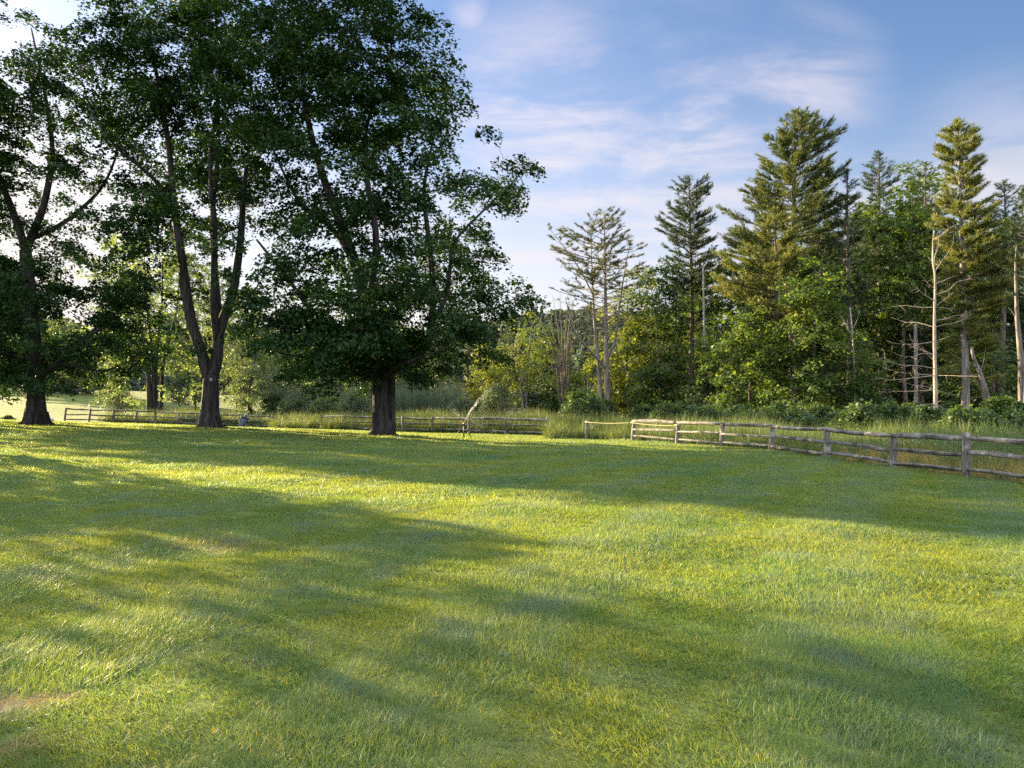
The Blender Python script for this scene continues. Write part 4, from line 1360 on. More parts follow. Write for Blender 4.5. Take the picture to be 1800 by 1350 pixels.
leafy('leafy_tree.013', (520, 742), 560, 98, [(520, 600, 40, 36), (500, 650, 44, 40), (550, 660, 44, 40), (520, 700, 60, 30)],
      'hazy olive tree half hidden behind the low crown of the biggest maple', 'hazed_willow_leaf', seed=96, group=BEY, leaf=.26)
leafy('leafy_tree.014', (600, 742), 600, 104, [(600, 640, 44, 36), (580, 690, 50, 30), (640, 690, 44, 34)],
      'olive brown bushy tree left of the trunk of the biggest maple', 'hazed_grey_leaf', seed=97, group=BEY, leaf=.26)
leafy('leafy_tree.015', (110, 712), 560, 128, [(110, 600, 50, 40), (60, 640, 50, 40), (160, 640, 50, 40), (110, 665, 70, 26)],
      'hazy tree behind the stone wall at the top of the far field', 'hazed_willow_leaf', seed=98, group=BEY, leaf=.3, depth=4)
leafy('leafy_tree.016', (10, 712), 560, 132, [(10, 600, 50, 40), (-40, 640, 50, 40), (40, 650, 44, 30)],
      'hazy tree at the far field seen left of the straight trunked maple', 'hazed_willow_leaf', seed=99, group=BEY, leaf=.3, depth=4)
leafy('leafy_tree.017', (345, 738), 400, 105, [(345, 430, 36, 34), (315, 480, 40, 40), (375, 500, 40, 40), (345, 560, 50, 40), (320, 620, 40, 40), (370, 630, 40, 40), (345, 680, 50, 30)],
      'hazy slim tree straight behind the split trunk maple', 'hazed_grey_leaf', seed=100, group=BEY, leaf=.26)
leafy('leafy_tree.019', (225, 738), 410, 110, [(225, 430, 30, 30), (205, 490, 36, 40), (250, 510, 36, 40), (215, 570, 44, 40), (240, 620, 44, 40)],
      'tall pale hazy tree rising just left of the many trunked willow', 'hazed_willow_leaf', seed=111, group=BEY, leaf=.3, per_tip=36, depth=4)
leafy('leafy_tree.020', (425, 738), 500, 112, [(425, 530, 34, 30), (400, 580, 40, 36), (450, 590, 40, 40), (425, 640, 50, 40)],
      'tall hazy tree rising over the rounded drooping willow', 'hazed_willow_leaf', seed=112, group=BEY, leaf=.3, depth=4)
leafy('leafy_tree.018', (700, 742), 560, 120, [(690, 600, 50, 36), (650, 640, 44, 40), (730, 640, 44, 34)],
      'hazy tree behind the reeds, hidden mostly by the biggest maple', 'hazed_willow_leaf', seed=101, group=BEY, leaf=.28)
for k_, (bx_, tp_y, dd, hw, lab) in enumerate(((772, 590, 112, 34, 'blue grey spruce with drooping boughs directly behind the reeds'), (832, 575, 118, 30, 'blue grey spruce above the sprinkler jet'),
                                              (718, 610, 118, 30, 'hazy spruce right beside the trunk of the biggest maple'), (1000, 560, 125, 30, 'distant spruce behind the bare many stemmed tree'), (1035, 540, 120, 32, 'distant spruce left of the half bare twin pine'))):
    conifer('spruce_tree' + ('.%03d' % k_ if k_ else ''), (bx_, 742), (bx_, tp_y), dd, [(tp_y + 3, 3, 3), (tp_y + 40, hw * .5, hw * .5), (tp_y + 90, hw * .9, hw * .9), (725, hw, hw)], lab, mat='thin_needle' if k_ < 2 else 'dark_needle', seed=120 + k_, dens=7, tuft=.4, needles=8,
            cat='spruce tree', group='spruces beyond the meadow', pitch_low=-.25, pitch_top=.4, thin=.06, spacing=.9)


# shrubs
def shrub(name, px, base_y, top_y, d, hw, label, mat='shrub_leaf', seed=1, leaf=.13, group='shrubs along the meadow', n=90, per_tip=42):
    rg = np.random.default_rng(seed)
    b = P(px, base_y, d); H = (base_y - top_y) * d / FPX; b.z = gz1(b.x, b.y); H = max(.3, P(px, top_y, d).z - b.z); W_ = hw * d / FPX
    root = empty(name, b); tag(root, label, 'shrub', group)
    a = rg.uniform(0, 6.283, n); u = rg.uniform(.08, 1, n) ** .8
    rr = W_ * np.sqrt(rg.uniform(.05, 1, n)) * np.sqrt(np.clip(1.08 - u ** 2, .05, 1))
    bump_ = 1 + .25 * np.sin(a * 3 + seed) * u
    tips = np.stack([b.x + rr * np.cos(a), b.y + rr * np.sin(a) * .8, b.z + u * H * bump_ * .92], 1)
    bb = Buf()
    A0 = np.stack([b.x + rg.normal(0, W_ * .15, n), b.y + rg.normal(0, W_ * .15, n), np.full(n, b.z - .05)], 1)
    mid = (A0 + tips) / 2 + rg.normal(0, .06, (n, 3)) + np.array([0, 0, .1])
    bb.prisms(A0, mid, np.full(n, .018), np.full(n, .012), 4); bb.prisms(mid, tips, np.full(n, .012), np.full(n, .006), 4)
    bb.build('stems', M['twig'], root, tuple(b))
    s_ = max(.18, W_ * .22)
    V, F, rn = spray_leaves(tips, np.array([b.x, b.y, b.z + H * .3]), rg, per_tip, leaf, (s_ * .7, s_ * 1.4), .3, s_ * .3, .7, .5)
    V[:, 2] = np.maximum(V[:, 2], b.z + .01)
    obj_from('leaves', V, [F], M[mat], root, {'rnd': ('FACE', rn)}, tuple(b))
    return root


SH = [(1030, 762, 690, 58, 44, 'dark rounded shrub left of the post with the yellow rope', 'shrub_leaf'),
      (1012, 752, 664, 64, 24, 'yellow green shrub rising behind the dark rounded shrub', 'sunlit_leaf'),
      (1060, 758, 705, 60, 34, 'dark shrub under the half bare twin pine', 'shrub_leaf'),
      (965, 752, 695, 66, 22, 'fresh green bush behind the last post of the middle fence', 'wood_leaf'),
      (880, 754, 680, 68, 44, 'grey green bush with bare twigs behind the middle fence', 'hazed_grey_leaf'),
      (820, 752, 700, 78, 34, 'blue green bush at the right end of the reeds', 'hazed_grey_leaf'),
      (835, 745, 672, 95, 24, 'gold lit bush just above the sprinkler jet', 'sunlit_leaf'),
      (520, 752, 690, 82, 34, 'brownish bush behind the tall grass between the fences', 'hazed_grey_leaf'),
      (570, 752, 695, 80, 34, 'olive bush behind the lone dark rail of the middle fence', 'hazed_willow_leaf'),
      (625, 752, 690, 82, 34, 'grey green bush touching the trunk of the biggest maple', 'hazed_grey_leaf'),
      (480, 748, 690, 84, 28, 'dark bush behind the drooping willow', 'shrub_leaf'),
      (210, 742, 670, 90, 30, 'pale bush at the foot of the leaning willow trunks', 'hazed_grey_leaf'),
      (1755, 775, 705, 40, 50, 'sunlit green shrub at the foot of the leaning broken trunk', 'bright_leaf'),
      (1815, 780, 705, 38, 40, 'dark shrub at the foot of the dead grey trunk', 'shrub_leaf'),
      (1600, 768, 715, 46, 36, 'low fern green shrub left of the dead tree', 'wood_leaf'),
      (1545, 765, 718, 48, 32, 'low dark shrub in the shaded opening of the wood', 'shrub_leaf'),
      (1670, 770, 712, 46, 28, 'low shrub between the dead tree and the golden pine', 'wood_leaf'),
      (1200, 758, 712, 56, 44, 'dark low shrub under the slender leafy tree', 'shrub_leaf'),
      (1130, 758, 715, 58, 36, 'dark low shrub behind the roped fence posts', 'shrub_leaf'),
      (1360, 765, 712, 48, 46, 'dark spreading shrub under the bright green tree', 'shrub_leaf'),
      (1285, 760, 712, 52, 40, 'dark low shrub under the rounded leafy tree', 'shrub_leaf'),
      (1440, 766, 715, 47, 44, 'dark shrub reaching the fence beside the brightest post', 'wood_leaf')]
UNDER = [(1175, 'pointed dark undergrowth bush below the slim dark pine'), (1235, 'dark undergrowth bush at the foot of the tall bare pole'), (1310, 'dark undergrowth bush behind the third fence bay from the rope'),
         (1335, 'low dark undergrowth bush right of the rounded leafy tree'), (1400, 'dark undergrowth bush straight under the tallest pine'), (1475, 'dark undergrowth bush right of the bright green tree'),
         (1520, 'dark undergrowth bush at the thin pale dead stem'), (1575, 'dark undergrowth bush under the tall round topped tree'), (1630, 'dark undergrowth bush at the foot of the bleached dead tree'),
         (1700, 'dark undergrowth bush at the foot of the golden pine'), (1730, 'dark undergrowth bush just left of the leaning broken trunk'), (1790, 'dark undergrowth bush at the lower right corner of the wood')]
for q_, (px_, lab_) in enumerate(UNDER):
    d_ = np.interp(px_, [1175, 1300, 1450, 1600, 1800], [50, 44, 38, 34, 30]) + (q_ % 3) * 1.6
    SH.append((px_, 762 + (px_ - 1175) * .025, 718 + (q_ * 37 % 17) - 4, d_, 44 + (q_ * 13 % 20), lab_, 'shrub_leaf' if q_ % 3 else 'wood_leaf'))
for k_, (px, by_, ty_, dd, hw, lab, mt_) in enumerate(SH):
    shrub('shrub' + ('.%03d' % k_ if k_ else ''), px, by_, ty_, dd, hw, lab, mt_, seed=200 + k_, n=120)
shrub('shrub.%03d' % len(SH), 14, 740, 734.5, 60, 11, 'tiny green shrub beside the pale path at the far left', 'wood_leaf', seed=260, n=60, leaf=.08)


# ------------------------------------------------------------------ dead trees
def dead_tree(name, pts, d, r0, r1, arms, label, mat, seed, cat='dead tree', twig=1.0, group='dead trees'):
    """pts: stem in photo pixels; arms: (row on stem, end px, end row, depth offset, radius)"""
    rg = np.random.default_rng(seed)
    b = P(pts[0][0], pts[0][1], d)
    root = empty(name, b); tag(root, label, cat, group)
    st_ = limb_px(pts, d, r0, r1, .4)[0]
    tb = Buf(); t = np.linspace(0, 1, len(st_)); s2 = st_.copy(); s2[0, 2] -= .15
    tb.tube(s2, (r0 * (1 - t) + r1 * t) * (1 + .25 * np.exp(-(st_[:, 2] - st_[0, 2]) / .4)), 14, True, .06, None, seed)
    tb.build('trunk', M[mat], root, tuple(b))
    if arms:
        for (row, ex, ey, dy, rr) in arms:
            bb = Buf()
            z = P(0, row, d).z
            k = int(np.argmin(np.abs(st_[:, 2] - z))); s = st_[k]
            e = np.array(P(ex, ey, d)) + np.array([0, dy, 0])
            L = np.linalg.norm(e - s)
            m1 = s + (e - s) * .35 + np.array([0, 0, -.01 * L]) + rg.normal(0, .025 * L, 3)
            m2 = s + (e - s) * .7 + rg.normal(0, .03 * L, 3)
            br = poly([s, m1, m2, e], .25)
            u = np.linspace(0, 1, len(br))
            bb.tube(br, rr * (1 - .8 * u), 6, True)
            nt = int(L * 2.4 * twig)
            for _ in range(nt):
                q = rg.uniform(.25, 1); p = br[min(len(br) - 1, int(q * len(br)))]
                dv = unit((e - s)) + rg.normal(0, .65, 3)
                e2 = p + unit(dv) * rg.uniform(.2, .65) * min(1, L * .5)
                mm = (p + e2) / 2 + rg.normal(0, .03, 3)
                bb.prisms([p, mm], [mm, e2], [rr * .32, rr * .22], [rr * .22, .005], 4)
            bb.build('branch', M[mat], root, tuple(b))
    return root


arms = []
for (row, ex, ey, rr) in ((600, 1560, 600, .045), (570, 1592, 552, .05), (545, 1590, 533, .045), (530, 1592, 503, .055), (512, 1612, 485, .04), (628, 1568, 624, .04), (645, 1565, 628, .045), (656, 1550, 646, .035), (665, 1552, 662, .045),
                          (680, 1558, 676, .045), (690, 1575, 690, .035), (705, 1585, 716, .03), (500, 1690, 482, .05), (520, 1700, 492, .055), (540, 1668, 515, .045), (565, 1708, 552, .055), (572, 1702, 560, .04), (535, 1680, 545, .035),
                          (475, 1672, 428, .055), (470, 1664, 410, .04), (422, 1662, 402, .03), (418, 1634, 416, .02), (455, 1638, 448, .02), (600, 1660, 592, .02), (665, 1675, 664, .03), (690, 1690, 700, .03), (705, 1680, 730, .03),
                          (670, 1600, 690, .03), (700, 1600, 735, .025), (640, 1605, 600, .025), (620, 1600, 596, .025), (735, 1610, 742, .02), (490, 1618, 498, .03)):
    arms.append((row, ex, ey, float(rng.normal(0, 1.2)), rr * .55))
dead_tree('dead_tree', [(1646, 756), (1645, 720), (1644, 660), (1643, 600), (1643, 540), (1644, 490), (1640, 460), (1640, 430), (1642, 405)], 43, .125, .03, arms,
          'pale bleached dead tree with many bare side branches behind the fence', 'dead_wood', 301)
dead_tree('dead_tree.001', [(1241, 746), (1240, 700), (1239, 620), (1237, 540), (1236, 470)], 64, .15, .07, [(545, 1250, 520, .2, .03), (480, 1249, 474, .2, .025)],
          'tall bare grey pole of a dead tree without branches', 'dead_grey', 302)
dead_tree('dead_tree.002', [(1800, 770), (1796, 700), (1795, 640), (1789, 570), (1787, 530), (1785, 470), (1787, 430)], 42, .23, .03, [(690, 1783, 662, -.3, .09), (560, 1776, 540, .2, .03), ],
          'thick dead grey trunk with a broken stub, cut by the picture edge', 'snag_bark', 303, twig=.4)
dead_tree('dead_tree.003', [(1742, 764), (1740, 720), (1732, 690), (1724, 660), (1712, 630), (1708, 610)], 45, .27, .07, [(690, 1700, 640, .2, .04), (660, 1735, 620, .2, .04)],
          'leaning broken grey trunk under the low boughs of the golden pine', 'snag_bark', 304, twig=1)
dead_tree('dead_tree.004', [(1504, 752), (1503, 700), (1501, 640), (1498, 580), (1494, 540)], 50, .085, .035, [(580, 1513, 548, .2, .02), (590, 1478, 552, .2, .02)],
          'thin pale dead stem right of the bright green tree', 'dead_grey', 305)
dead_tree('dead_tree.005', [(1611, 752), (1610, 690), (1610, 630), (1609, 570)], 52, .14, .10, [(640, 1628, 625, .2, .02)],
          'plain grey trunk standing left behind the bleached dead tree', 'grey_bark', 306)
# bare many-stemmed tree
rgx = np.random.default_rng(66)
DB = 84.0
bb_ = P(992, 744, DB)
root = empty('bare_tree', bb_); tag(root, 'bare many stemmed tree with thin leafless tops, left of the half bare twin pine', 'dead tree', 'dead trees')
bb = Buf()
for (ex, ey) in ((945, 555), (958, 540), (972, 520), (985, 512), (1000, 530), (1012, 508), (1025, 540), (930, 580), (1008, 560)):
    e = np.array(P(ex, ey, DB)) + np.array([0, rgx.normal(0, 1.5), 0])
    m1 = np.array(bb_) * .45 + e * .55 + np.array([(ex - 985) * -.012, 0, 1.0])
    st_ = poly([np.array(bb_) + rgx.normal(0, .2, 3) * np.array([1, 1, 0]), m1, e], .5)
    u = np.linspace(0, 1, len(st_)); bb.tube(st_, .11 * (1 - .88 * u), 6, True)
    for _ in range(26):
        q = rgx.uniform(.3, .98); p = st_[int(q * (len(st_) - 1))]
        dv = unit(e - m1) + rgx.normal(0, .35, 3)
        e2 = p + unit(dv) * rgx.uniform(.6, 2.2) * (1.1 - q * .6)
        mm = (p + e2) / 2 + rgx.normal(0, .06, 3)
        bb.prisms([p, mm], [mm, e2], [.028 * (1.2 - q), .02 * (1.2 - q)], [.02 * (1.2 - q), .006], 4)
bb.build('stems', M['twig'], root, tuple(bb_))

# ------------------------------------------------------------------ deep wood: copies of a few trees
SKYLINE = np.array([(1040, 640), (1100, 560), (1150, 520), (1200, 450), (1250, 490), (1300, 460), (1360, 380), (1450, 360), (1520, 350), (1600, 330), (1700, 340), (1800, 350), (1900, 340), (2300, 330)])
proto_p = []
for k_ in range(3):
    proto_p.append(conifer('forest_pine' + ('.%03d' % k_ if k_ else ''), (1500 + 30 * k_, 748), (1500 + 30 * k_, 400), 80, [(403, 5, 5), (430, 26, 26), (480, 40, 42), (560, 50, 46), (640, 44, 44), (690, 40, 40)],
                           'dark pine deep in the shade of the wood', mat='dark_needle', seed=400 + k_, dens=8, tuft=.42, needles=8, thin=.06, group='pines deep in the wood', spacing=.8))
proto_l = []
for k_ in range(3):
    proto_l.append(leafy('forest_tree' + ('.%03d' % k_ if k_ else ''), (1500, 748), 500, 80, [(1500, 520, 30, 24), (1480, 570, 40, 36), (1525, 580, 40, 36), (1500, 640, 50, 40), (1480, 690, 44, 34), (1530, 700, 44, 30)],
                         'dark leafy tree deep in the shade of the wood', 'wood_leaf', seed=420 + k_, leaf=.3, per_tip=40, group='leafy trees deep in the wood', dens=1.8))
rgx = np.random.default_rng(77)
spots = []
for _ in range(4000):
    if len(spots) >= 92:
        break
    px = rgx.uniform(1080, 2250); d = rgx.uniform(60, 112)
    if px < 1250: d = rgx.uniform(76, 112)
    q = P(px, 745, d)
    if seg_side(np.array([q.x]), np.array([q.y]))[0] < 12:
        continue
    if any((q.x - s[0]) ** 2 + (q.y - s[1]) ** 2 < 7 for s in spots):
        continue
    spots.append((q.x, q.y, px, d))
used = set()
for k_, (x, y, px, d) in enumerate(spots):
    sky_row = np.interp(px, SKYLINE[:, 0], SKYLINE[:, 1]) + rgx.uniform(0, 60)
    top = (HORIZON - sky_row) * d / FPX + CAM_H
    z = gz1(x, y)
    pinekind = rgx.uniform() < .62
    lst = proto_p if pinekind else proto_l
    i_ = int(rgx.integers(0, 3))
    p_ = lst[i_]
    key = (pinekind, i_)
    o = p_ if key not in used else copy_tree(p_)
    used.add(key)
    Hp = ((748 - 400) if pinekind else (748 - 500)) * 80 / FPX
    s = max(.45, (top - z) / Hp * (1.0 if pinekind else rgx.uniform(.6, .95)))
    o.location = (x, y, z); o.scale = (min(s, 1.25) * rgx.uniform(.85, 1.15),) * 2 + (s,); o.rotation_euler = (0, 0, rgx.uniform(0, 6.28))

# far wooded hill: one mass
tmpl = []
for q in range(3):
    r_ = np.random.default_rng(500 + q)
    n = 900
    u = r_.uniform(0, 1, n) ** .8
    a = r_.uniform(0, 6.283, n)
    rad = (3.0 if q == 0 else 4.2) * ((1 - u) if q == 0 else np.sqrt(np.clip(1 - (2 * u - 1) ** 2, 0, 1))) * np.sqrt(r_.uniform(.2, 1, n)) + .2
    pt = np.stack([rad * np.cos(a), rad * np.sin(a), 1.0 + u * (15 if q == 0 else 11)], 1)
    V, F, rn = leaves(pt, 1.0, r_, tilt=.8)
    t = obj_from('far_crown_%d' % q, V, [F], M['hazed_hill_leaf'], attrs={'rnd': ('FACE', rn)})
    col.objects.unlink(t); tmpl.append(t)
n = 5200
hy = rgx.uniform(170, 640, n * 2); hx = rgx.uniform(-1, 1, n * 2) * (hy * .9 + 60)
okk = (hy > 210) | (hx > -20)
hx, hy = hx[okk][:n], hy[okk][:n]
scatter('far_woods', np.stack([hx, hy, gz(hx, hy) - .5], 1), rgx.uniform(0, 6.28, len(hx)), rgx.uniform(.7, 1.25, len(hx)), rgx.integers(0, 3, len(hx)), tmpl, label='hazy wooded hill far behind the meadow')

# ------------------------------------------------------------------ fences
def log_along(buf, a, b, r, seed, sides=9, wob=.007, flat=.82):
    a = np.asarray(a, float); b = np.asarray(b, float)
    rg_ = np.random.default_rng(seed)
    n = 12
    t = np.linspace(0, 1, n)[:, None]
    L = np.linalg.norm(b - a)
    p = a + (b - a) * t
    sagv = rg_.normal(0, .018) * L / 3
    p[:, 2] += sagv * np.sin(np.pi * t[:, 0]) + np.convolve(rg_.normal(0, wob, n + 2), np.ones(3) / 3, 'valid')
    p[:, 0] += np.convolve(rg_.normal(0, wob, n + 2), np.ones(3) / 3, 'valid')
    ends = np.ones(n); ends[0] = ends[-1] = .62; ends[1] = ends[-2] = .9
    ph = rg_.uniform(0, 6.28)
    buf.tube(p, r * ends * (1 + rg_.normal(0, .04, n)), sides, True, .09, lambda a_: 1 + .16 * np.cos(2 * a_ + ph) + .10 * np.cos(3 * a_ + 2 * ph), seed)


def post(root, loc, x, y, h, lean, seed, r=.085, name='post'):
    rg_ = np.random.default_rng(seed)
    z = gz1(x, y)
    b = Buf()
    n = 9
    t = np.linspace(0, 1, n)
    p = np.stack([x + lean[0] * t * h, y + lean[1] * t * h, z - .15 + t * (h + .15)], 1)
    ph = rg_.uniform(0, 6.28)
    rad = r * (1.08 - .12 * t) * (1 + rg_.normal(0, .025, n))
    b.tube(p, rad, 10, True, .05, lambda a_: 1 + .10 * np.cos(2 * a_ + ph) + .10 * np.cos(5 * a_ + ph), seed)
    return b.build(name, M['rail'], root, loc)


def rail(root, loc, pa, pb, h0, h1, r, seed):
    za, zb = gz1(*pa), gz1(*pb)
    b = Buf()
    log_along(b, (pa[0], pa[1], za + h0), (pb[0], pb[1], zb + h1), r, seed)
    return b.build('rail', M['rail'], root, loc)


def fence(name, posts, label, heights, levels, radii, seed, skip=(), leans=None, group='weathered split rail fences', post_r=.085, hide_posts=()):
    """posts: (x, y); a fence is one thing, every post and rail a part"""
    x0, y0 = posts[0]
    loc = (x0, y0, gz1(x0, y0))
    root = empty(name, loc); tag(root, label, 'fence', group)
    rg_ = np.random.default_rng(seed)
    for k, (x, y) in enumerate(posts):
        if k in hide_posts:
            continue
        ln = leans[k] if leans else (rg_.normal(0, .04), rg_.normal(0, .04))
        post(root, loc, x, y, heights[k % len(heights)], ln, seed * 50 + k, post_r)
    for k in range(len(posts) - 1):
        for j, h in enumerate(levels):
            if (k, j) in skip:
                continue
            rail(root, loc, posts[k], posts[k + 1], h + rg_.normal(0, .025), h + rg_.normal(0, .025), radii[j], seed * 90 + k * 5 + j)
    return root


pr = [(11.2, 9.0), (11.45, 12.4), (11.6, 15.9)] + [(p.x, p.y) for p in FR]
fence('wooden_fence', pr, 'weathered grey split rail fence running along the right of the lawn, three rails high', [1.12, 1.12, 1.12, 1.12, 1.06, 1.10, 1.05, 1.08, 1.10, 1.05], [.20, .60, 1.0], [.054, .054, .074], 7,
      leans=[(0, 0), (.03, 0), (0, .02), (.03, .01), (.10, 0), (.04, .02), (.09, .02), (.06, 0), (.08, 0), (.10, .05)], post_r=.105)
pm = [P(a, b_, c) for (a, b_, c) in ((960, 766, 47.5), (889, 765, 49), (824, 763, 50.5), (760, 761, 52.5), (708, 760, 54), (655, 759, 56), (607, 757, 58), (565, 756, 60))]
fence('wooden_fence.001', [(p.x, p.y) for p in pm], 'grey split rail fence behind the sprinkler, its far end sunk in tall grass', [1.12], [.22, .62, 1.0], [.06, .06, .07], 8, leans=[(.06, 0), (.02, 0), (.02, 0), (.0, 0), (.0, 0), (0, 0), (0, 0), (0, 0)])
plf = [P(a, b_, c) for (a, b_, c) in ((113, 741, 62), (156, 742, 63), (198, 743, 64), (238, 744, 65), (273, 745, 65.5), (311, 746, 66), (346, 748, 67), (388, 749, 68), (430, 750, 69), (483, 752, 70))]
fence('wooden_fence.002', [(p.x, p.y) for p in plf], 'pale weathered split rail fence in front of the hazy willows, furthest to the left', [1.12], [.2, .6, 1.02], [.055, .055, .06], 9,
      leans=[(.12, 0), (.14, 0), (.1, 0), (.1, 0), (0, 0), (.14, 0), (0, 0), (.03, 0), (.05, 0), (.16, 0)])
# lone post with a brace
lp = P(1033, 773, 43.5)
lz = gz1(lp.x, lp.y)
root = empty('fence_post', (lp.x, lp.y, lz)); tag(root, 'lone grey fence post with a thin brace, yellow rope tied around its top', 'post')
post(root, (lp.x, lp.y, lz), lp.x - .08, lp.y, 1.12, (.03, 0), 901, .07)
b = Buf(); log_along(b, (lp.x + .36, lp.y - .05, lz - .05), (lp.x - .02, lp.y - .05, lz + .95), .03, 902); b.build('brace', M['rail'], root, (lp.x, lp.y, lz))
# rope
b = Buf()
pts_top = [np.array((lp.x, lp.y, lz + .98))] + [np.array((FR[k].x + .05, FR[k].y, gz1(FR[k].x, FR[k].y) + h)) for k, h in ((6, .92), (5, .86))]
for a_, c_ in zip(pts_top[:-1], pts_top[1:]):
    t = np.linspace(0, 1, 14)[:, None]
    p = a_ + (c_ - a_) * t; p[:, 2] -= .05 * np.sin(np.pi * t[:, 0]); p[:, 0] -= .12; p[:, 1] -= .05
    b.tube(p, .012, 6, True)
for c_ in pts_top:
    t = np.linspace(0, 2 * np.pi * 3, 40)
    b.tube(np.stack([c_[0] - .02 + .125 * np.cos(t), c_[1] + .125 * np.sin(t), c_[2] - .03 + .012 * t / 3], 1), .014, 5, True)
t = np.linspace(0, 1, 12)
lp0 = pts_top[0]
b.tube(np.stack([lp0[0] + .1 + .18 * np.sin(np.pi * t), np.full(12, lp0[1] - .13), lp0[2] - .42 * np.sin(np.pi * t * .5) ** 1], 1), .014, 5, True)
b.tube(np.stack([lp0[0] + .1 + .10 * np.sin(np.pi * t), np.full(12, lp0[1] - .14), lp0[2] - .42 * t], 1), .014, 5, True)
c6 = pts_top[1]
b.tube(np.stack([c6[0] + .08 + .16 * t, np.full(12, c6[1] - .12), c6[2] - .3 - .4 * t], 1), .012, 5, True)
o = b.build('rope', M['rope'], None, (lp.x, lp.y, lz))
tag(o, 'yellow rope strung between the lone post and the next two fence posts', 'rope')

# ------------------------------------------------------------------ sprinkler and its water
sp = P(815, 770, 40); sp.z = gz1(sp.x, sp.y)
loc = tuple(sp)
root = empty('sprinkler', sp); tag(root, 'tripod lawn sprinkler with dark thin legs spraying water on the lawn', 'sprinkler')
apex = np.array([sp.x, sp.y, sp.z + .80])
for (dx, dy) in ((-.47, -.12), (.46, -.16), (.0, .50)):
    b = Buf()
    b.tube(np.array([apex + np.array([dx * .04, dy * .04, -.02]), apex * .5 + .5 * np.array([sp.x + dx, sp.y + dy, sp.z]), np.array([sp.x + dx, sp.y + dy, gz1(sp.x + dx, sp.y + dy) - .02])]), .021, 8, True)
    b.tube(np.array([[sp.x + dx * .55, sp.y + dy * .55, sp.z + .80 * .45], [sp.x + dx * .62, sp.y + dy * .62, sp.z + .80 * .38]]), .023, 8, True)
    b.build('leg', M['dark_metal'], root, loc)
b = Buf()
b.tube(np.array([apex, apex * .5 + .5 * np.array(loc), np.array(loc) + np.array([0, 0, .06])]), .024, 8, True)
b.tube(np.array([np.array(loc) + np.array([0, 0, .06]), np.array(loc) + np.array([-.4, .3, .03])]), .018, 6, True)
b.build('riser_pipe', M['dark_metal'], root, loc)
b = Buf()
b.tube(np.array([apex + np.array([0, 0, -.03]), apex + np.array([0, 0, .05])]), .035, 10, True)
b.tube(np.array([apex + np.array([0, 0, .05]), apex + np.array([.035, 0, .12])]), [.022, .014], 8, True)
b.tube(np.array([apex + np.array([-.09, .02, .085]), apex + np.array([.06, .0, .10])]), .011, 6, True)
b.build('sprinkler_head', M['brass'], root, loc)
# water: a stream that breaks into drops, side splash, falling mist
rgx = np.random.default_rng(88)
noz = apex + np.array([.04, 0, .12])


def drops(n, t0, t1, v, spread, wid, ln):
    t = rgx.uniform(t0, t1, n) if t1 > t0 else np.full(n, t0)
    vel = np.asarray(v, float)[None] * (1 + rgx.normal(0, .05, (n, 1))) + rgx.normal(0, spread, (n, 3))
    p = noz + vel * t[:, None] + np.array([0, 0, -4.9]) * (t ** 2)[:, None]
    d = unit(vel + np.array([0, 0, -9.8]) * t[:, None])
    w = wid * rgx.uniform(.6, 1.4, n); l = ln * rgx.uniform(.6, 1.6, n)
    u_ = unit(np.cross(d, rgx.normal(size=(n, 3)))); v_ = np.cross(d, u_)
    V = np.stack([p - d * l[:, None], p + u_ * w[:, None], p + v_ * w[:, None], p - u_ * w[:, None], p - v_ * w[:, None], p + d * l[:, None]], 1).reshape(-1, 3)
    f = np.array([[0, 2, 1], [0, 3, 2], [0, 4, 3], [0, 1, 4], [5, 1, 2], [5, 2, 3], [5, 3, 4], [5, 4, 1]])
    F = (np.arange(n)[:, None, None] * 6 + f[None]).reshape(-1, 3)
    return V, F


Vs, Fs, nb = [], [], 0
for args in ((260, .0, .07, (6.0, 1.5, 10.6), .30, .0065, .04), (230, .07, .125, (6.4, 1.5, 10.4), .45, .006, .05), (150, .125, .20, (6.8, 1.5, 9.8), .5, .006, .05),
             (90, .05, .17, (-5.0, .6, 5.5), .8, .005, .03), (700, .05, .75, (1.6, .5, 2.0), .9, .0045, .018)):
    V, F = drops(*args)
    keepd = V.reshape(-1, 6, 3)[:, :, 2].min(1) > sp.z + .02
    V = V.reshape(-1, 6, 3)[keepd].reshape(-1, 3)
    nn = len(V) // 6
    f = F[:nn * 8]
    Vs.append(V); Fs.append(f + nb); nb += len(V)
o = obj_from('water_spray', np.vstack(Vs), [np.vstack(Fs)], M['water'], loc=tuple(noz))
tag(o, 'white jet and drops of water flying from the sprinkler head', 'water spray', kind='stuff')

# ------------------------------------------------------------------ small things
# slim blue grey bag leaning on the far fence
bp_ = P(424, 750, 67.3); bz = gz1(bp_.x, bp_.y)
loc = (bp_.x, bp_.y, bz)
root = empty('garden_bag', loc); tag(root, 'slim blue grey bag with a dark open top leaning against the far fence', 'bag')
b = Buf()
t = np.linspace(0, 1, 10)
cen_ = np.stack([bp_.x - .18 + .42 * t, bp_.y + .15 * t, bz + .02 + .78 * t], 1)
wd = .13 + .24 * t ** .8
b.tube(cen_, wd, 14, True, .05, lambda a_: .72 + .28 * np.cos(2 * a_), 5)
b.build('bag_body', M['canvas'], root, loc)
b = Buf()
b.tube(cen_[-1] + np.array([[0, 0, -.01], [.03, 0, .06], [.04, 0, .09]]), [.39, .40, .36], 14, True, .04, lambda a_: .72 + .28 * np.cos(2 * a_), 6)
b.build('bag_rim', M['canvas_dark'], root, loc)
b = Buf()
b.tube(cen_[-1] + np.array([[.02, .02, .05], [.06, .03, .2], [.10, .04, .36]]), [.10, .12, .09], 8, True, .05)
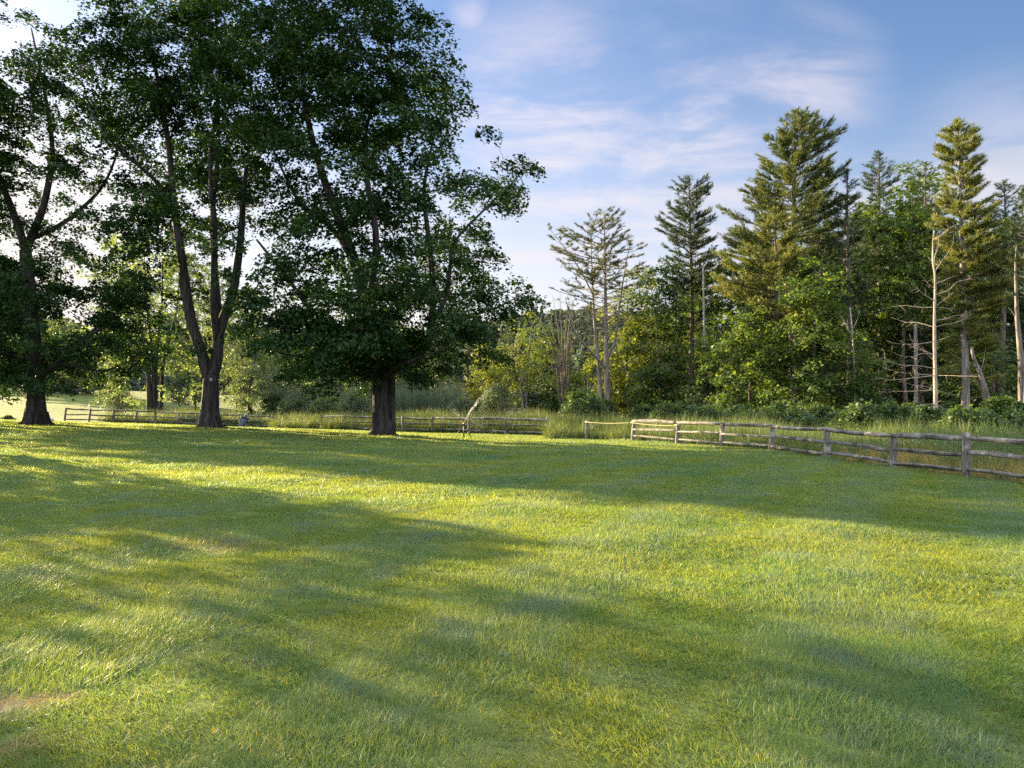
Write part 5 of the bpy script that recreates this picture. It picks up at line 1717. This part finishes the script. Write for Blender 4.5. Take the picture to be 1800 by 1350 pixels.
b.build('bundle', M['canvas'], root, loc)

# stone wall at the top of the far field
wa, wb = P(96, 694, 128), P(200, 690, 132)
rgx = np.random.default_rng(91)
b = Buf()
n = 240
L = np.array([wb.x - wa.x, wb.y - wa.y])
loc = (wa.x, wa.y, gz1(wa.x, wa.y))
for _ in range(n):
    t = rgx.uniform(); x = wa.x + L[0] * t; y = wa.y + L[1] * t + rgx.normal(0, .18)
    s = rgx.uniform(.16, .36); z = gz1(x, y) + rgx.uniform(0, 1.15)
    a_ = np.linspace(0, 1, 5)
    pts_ = np.stack([x + s * 1.4 * (a_ - .5), np.full(5, y), np.full(5, z)], 1)
    b.tube(pts_, s * .55 * np.array([.55, .95, 1, .9, .5]), 7, True, .12, None, int(rgx.integers(0, 9999)))
o = b.build('stone_wall', M['stone'], None, loc, smooth=False)
tag(o, 'grey dry stone wall along the top of the far field', 'wall')

# pale path and edging slab far left
def strip(name, a, b_, w, mat, lift):
    a = np.asarray(a, float); b_ = np.asarray(b_, float)
    t = np.linspace(0, 1, 30)[:, None]
    c = a + (b_ - a) * t
    d = unit(b_ - a); nrm = np.array([-d[1], d[0]])
    l_ = c + nrm * w / 2; r_ = c - nrm * w / 2
    V = np.vstack([np.column_stack([l_, gz(l_[:, 0], l_[:, 1]) + lift]), np.column_stack([r_, gz(r_[:, 0], r_[:, 1]) + lift])])
    i = np.arange(29)
    return tag(obj_from(name, V, [np.stack([i, i + 30, i + 31, i + 1], 1)], mat), kind='structure')


pa_, pb_ = P(-40, 739, 58), P(52, 738, 60)
strip('path', (pa_.x, pa_.y), (pb_.x, pb_.y), 1.6, M['slab'], .05)
q = P(87, 738, 58); z = gz1(q.x, q.y)
b = Buf(); b.tube(np.array([[q.x - .28, q.y, z + .06], [q.x, q.y, z + .08], [q.x + .28, q.y, z + .06]]), [.16, .22, .16], 8, True, .05, None, 3)
tag(b.build('flat_stone', M['slab'], None, (q.x, q.y, z)), 'pale flat stone lying just right of the straight trunked maple', 'stone')
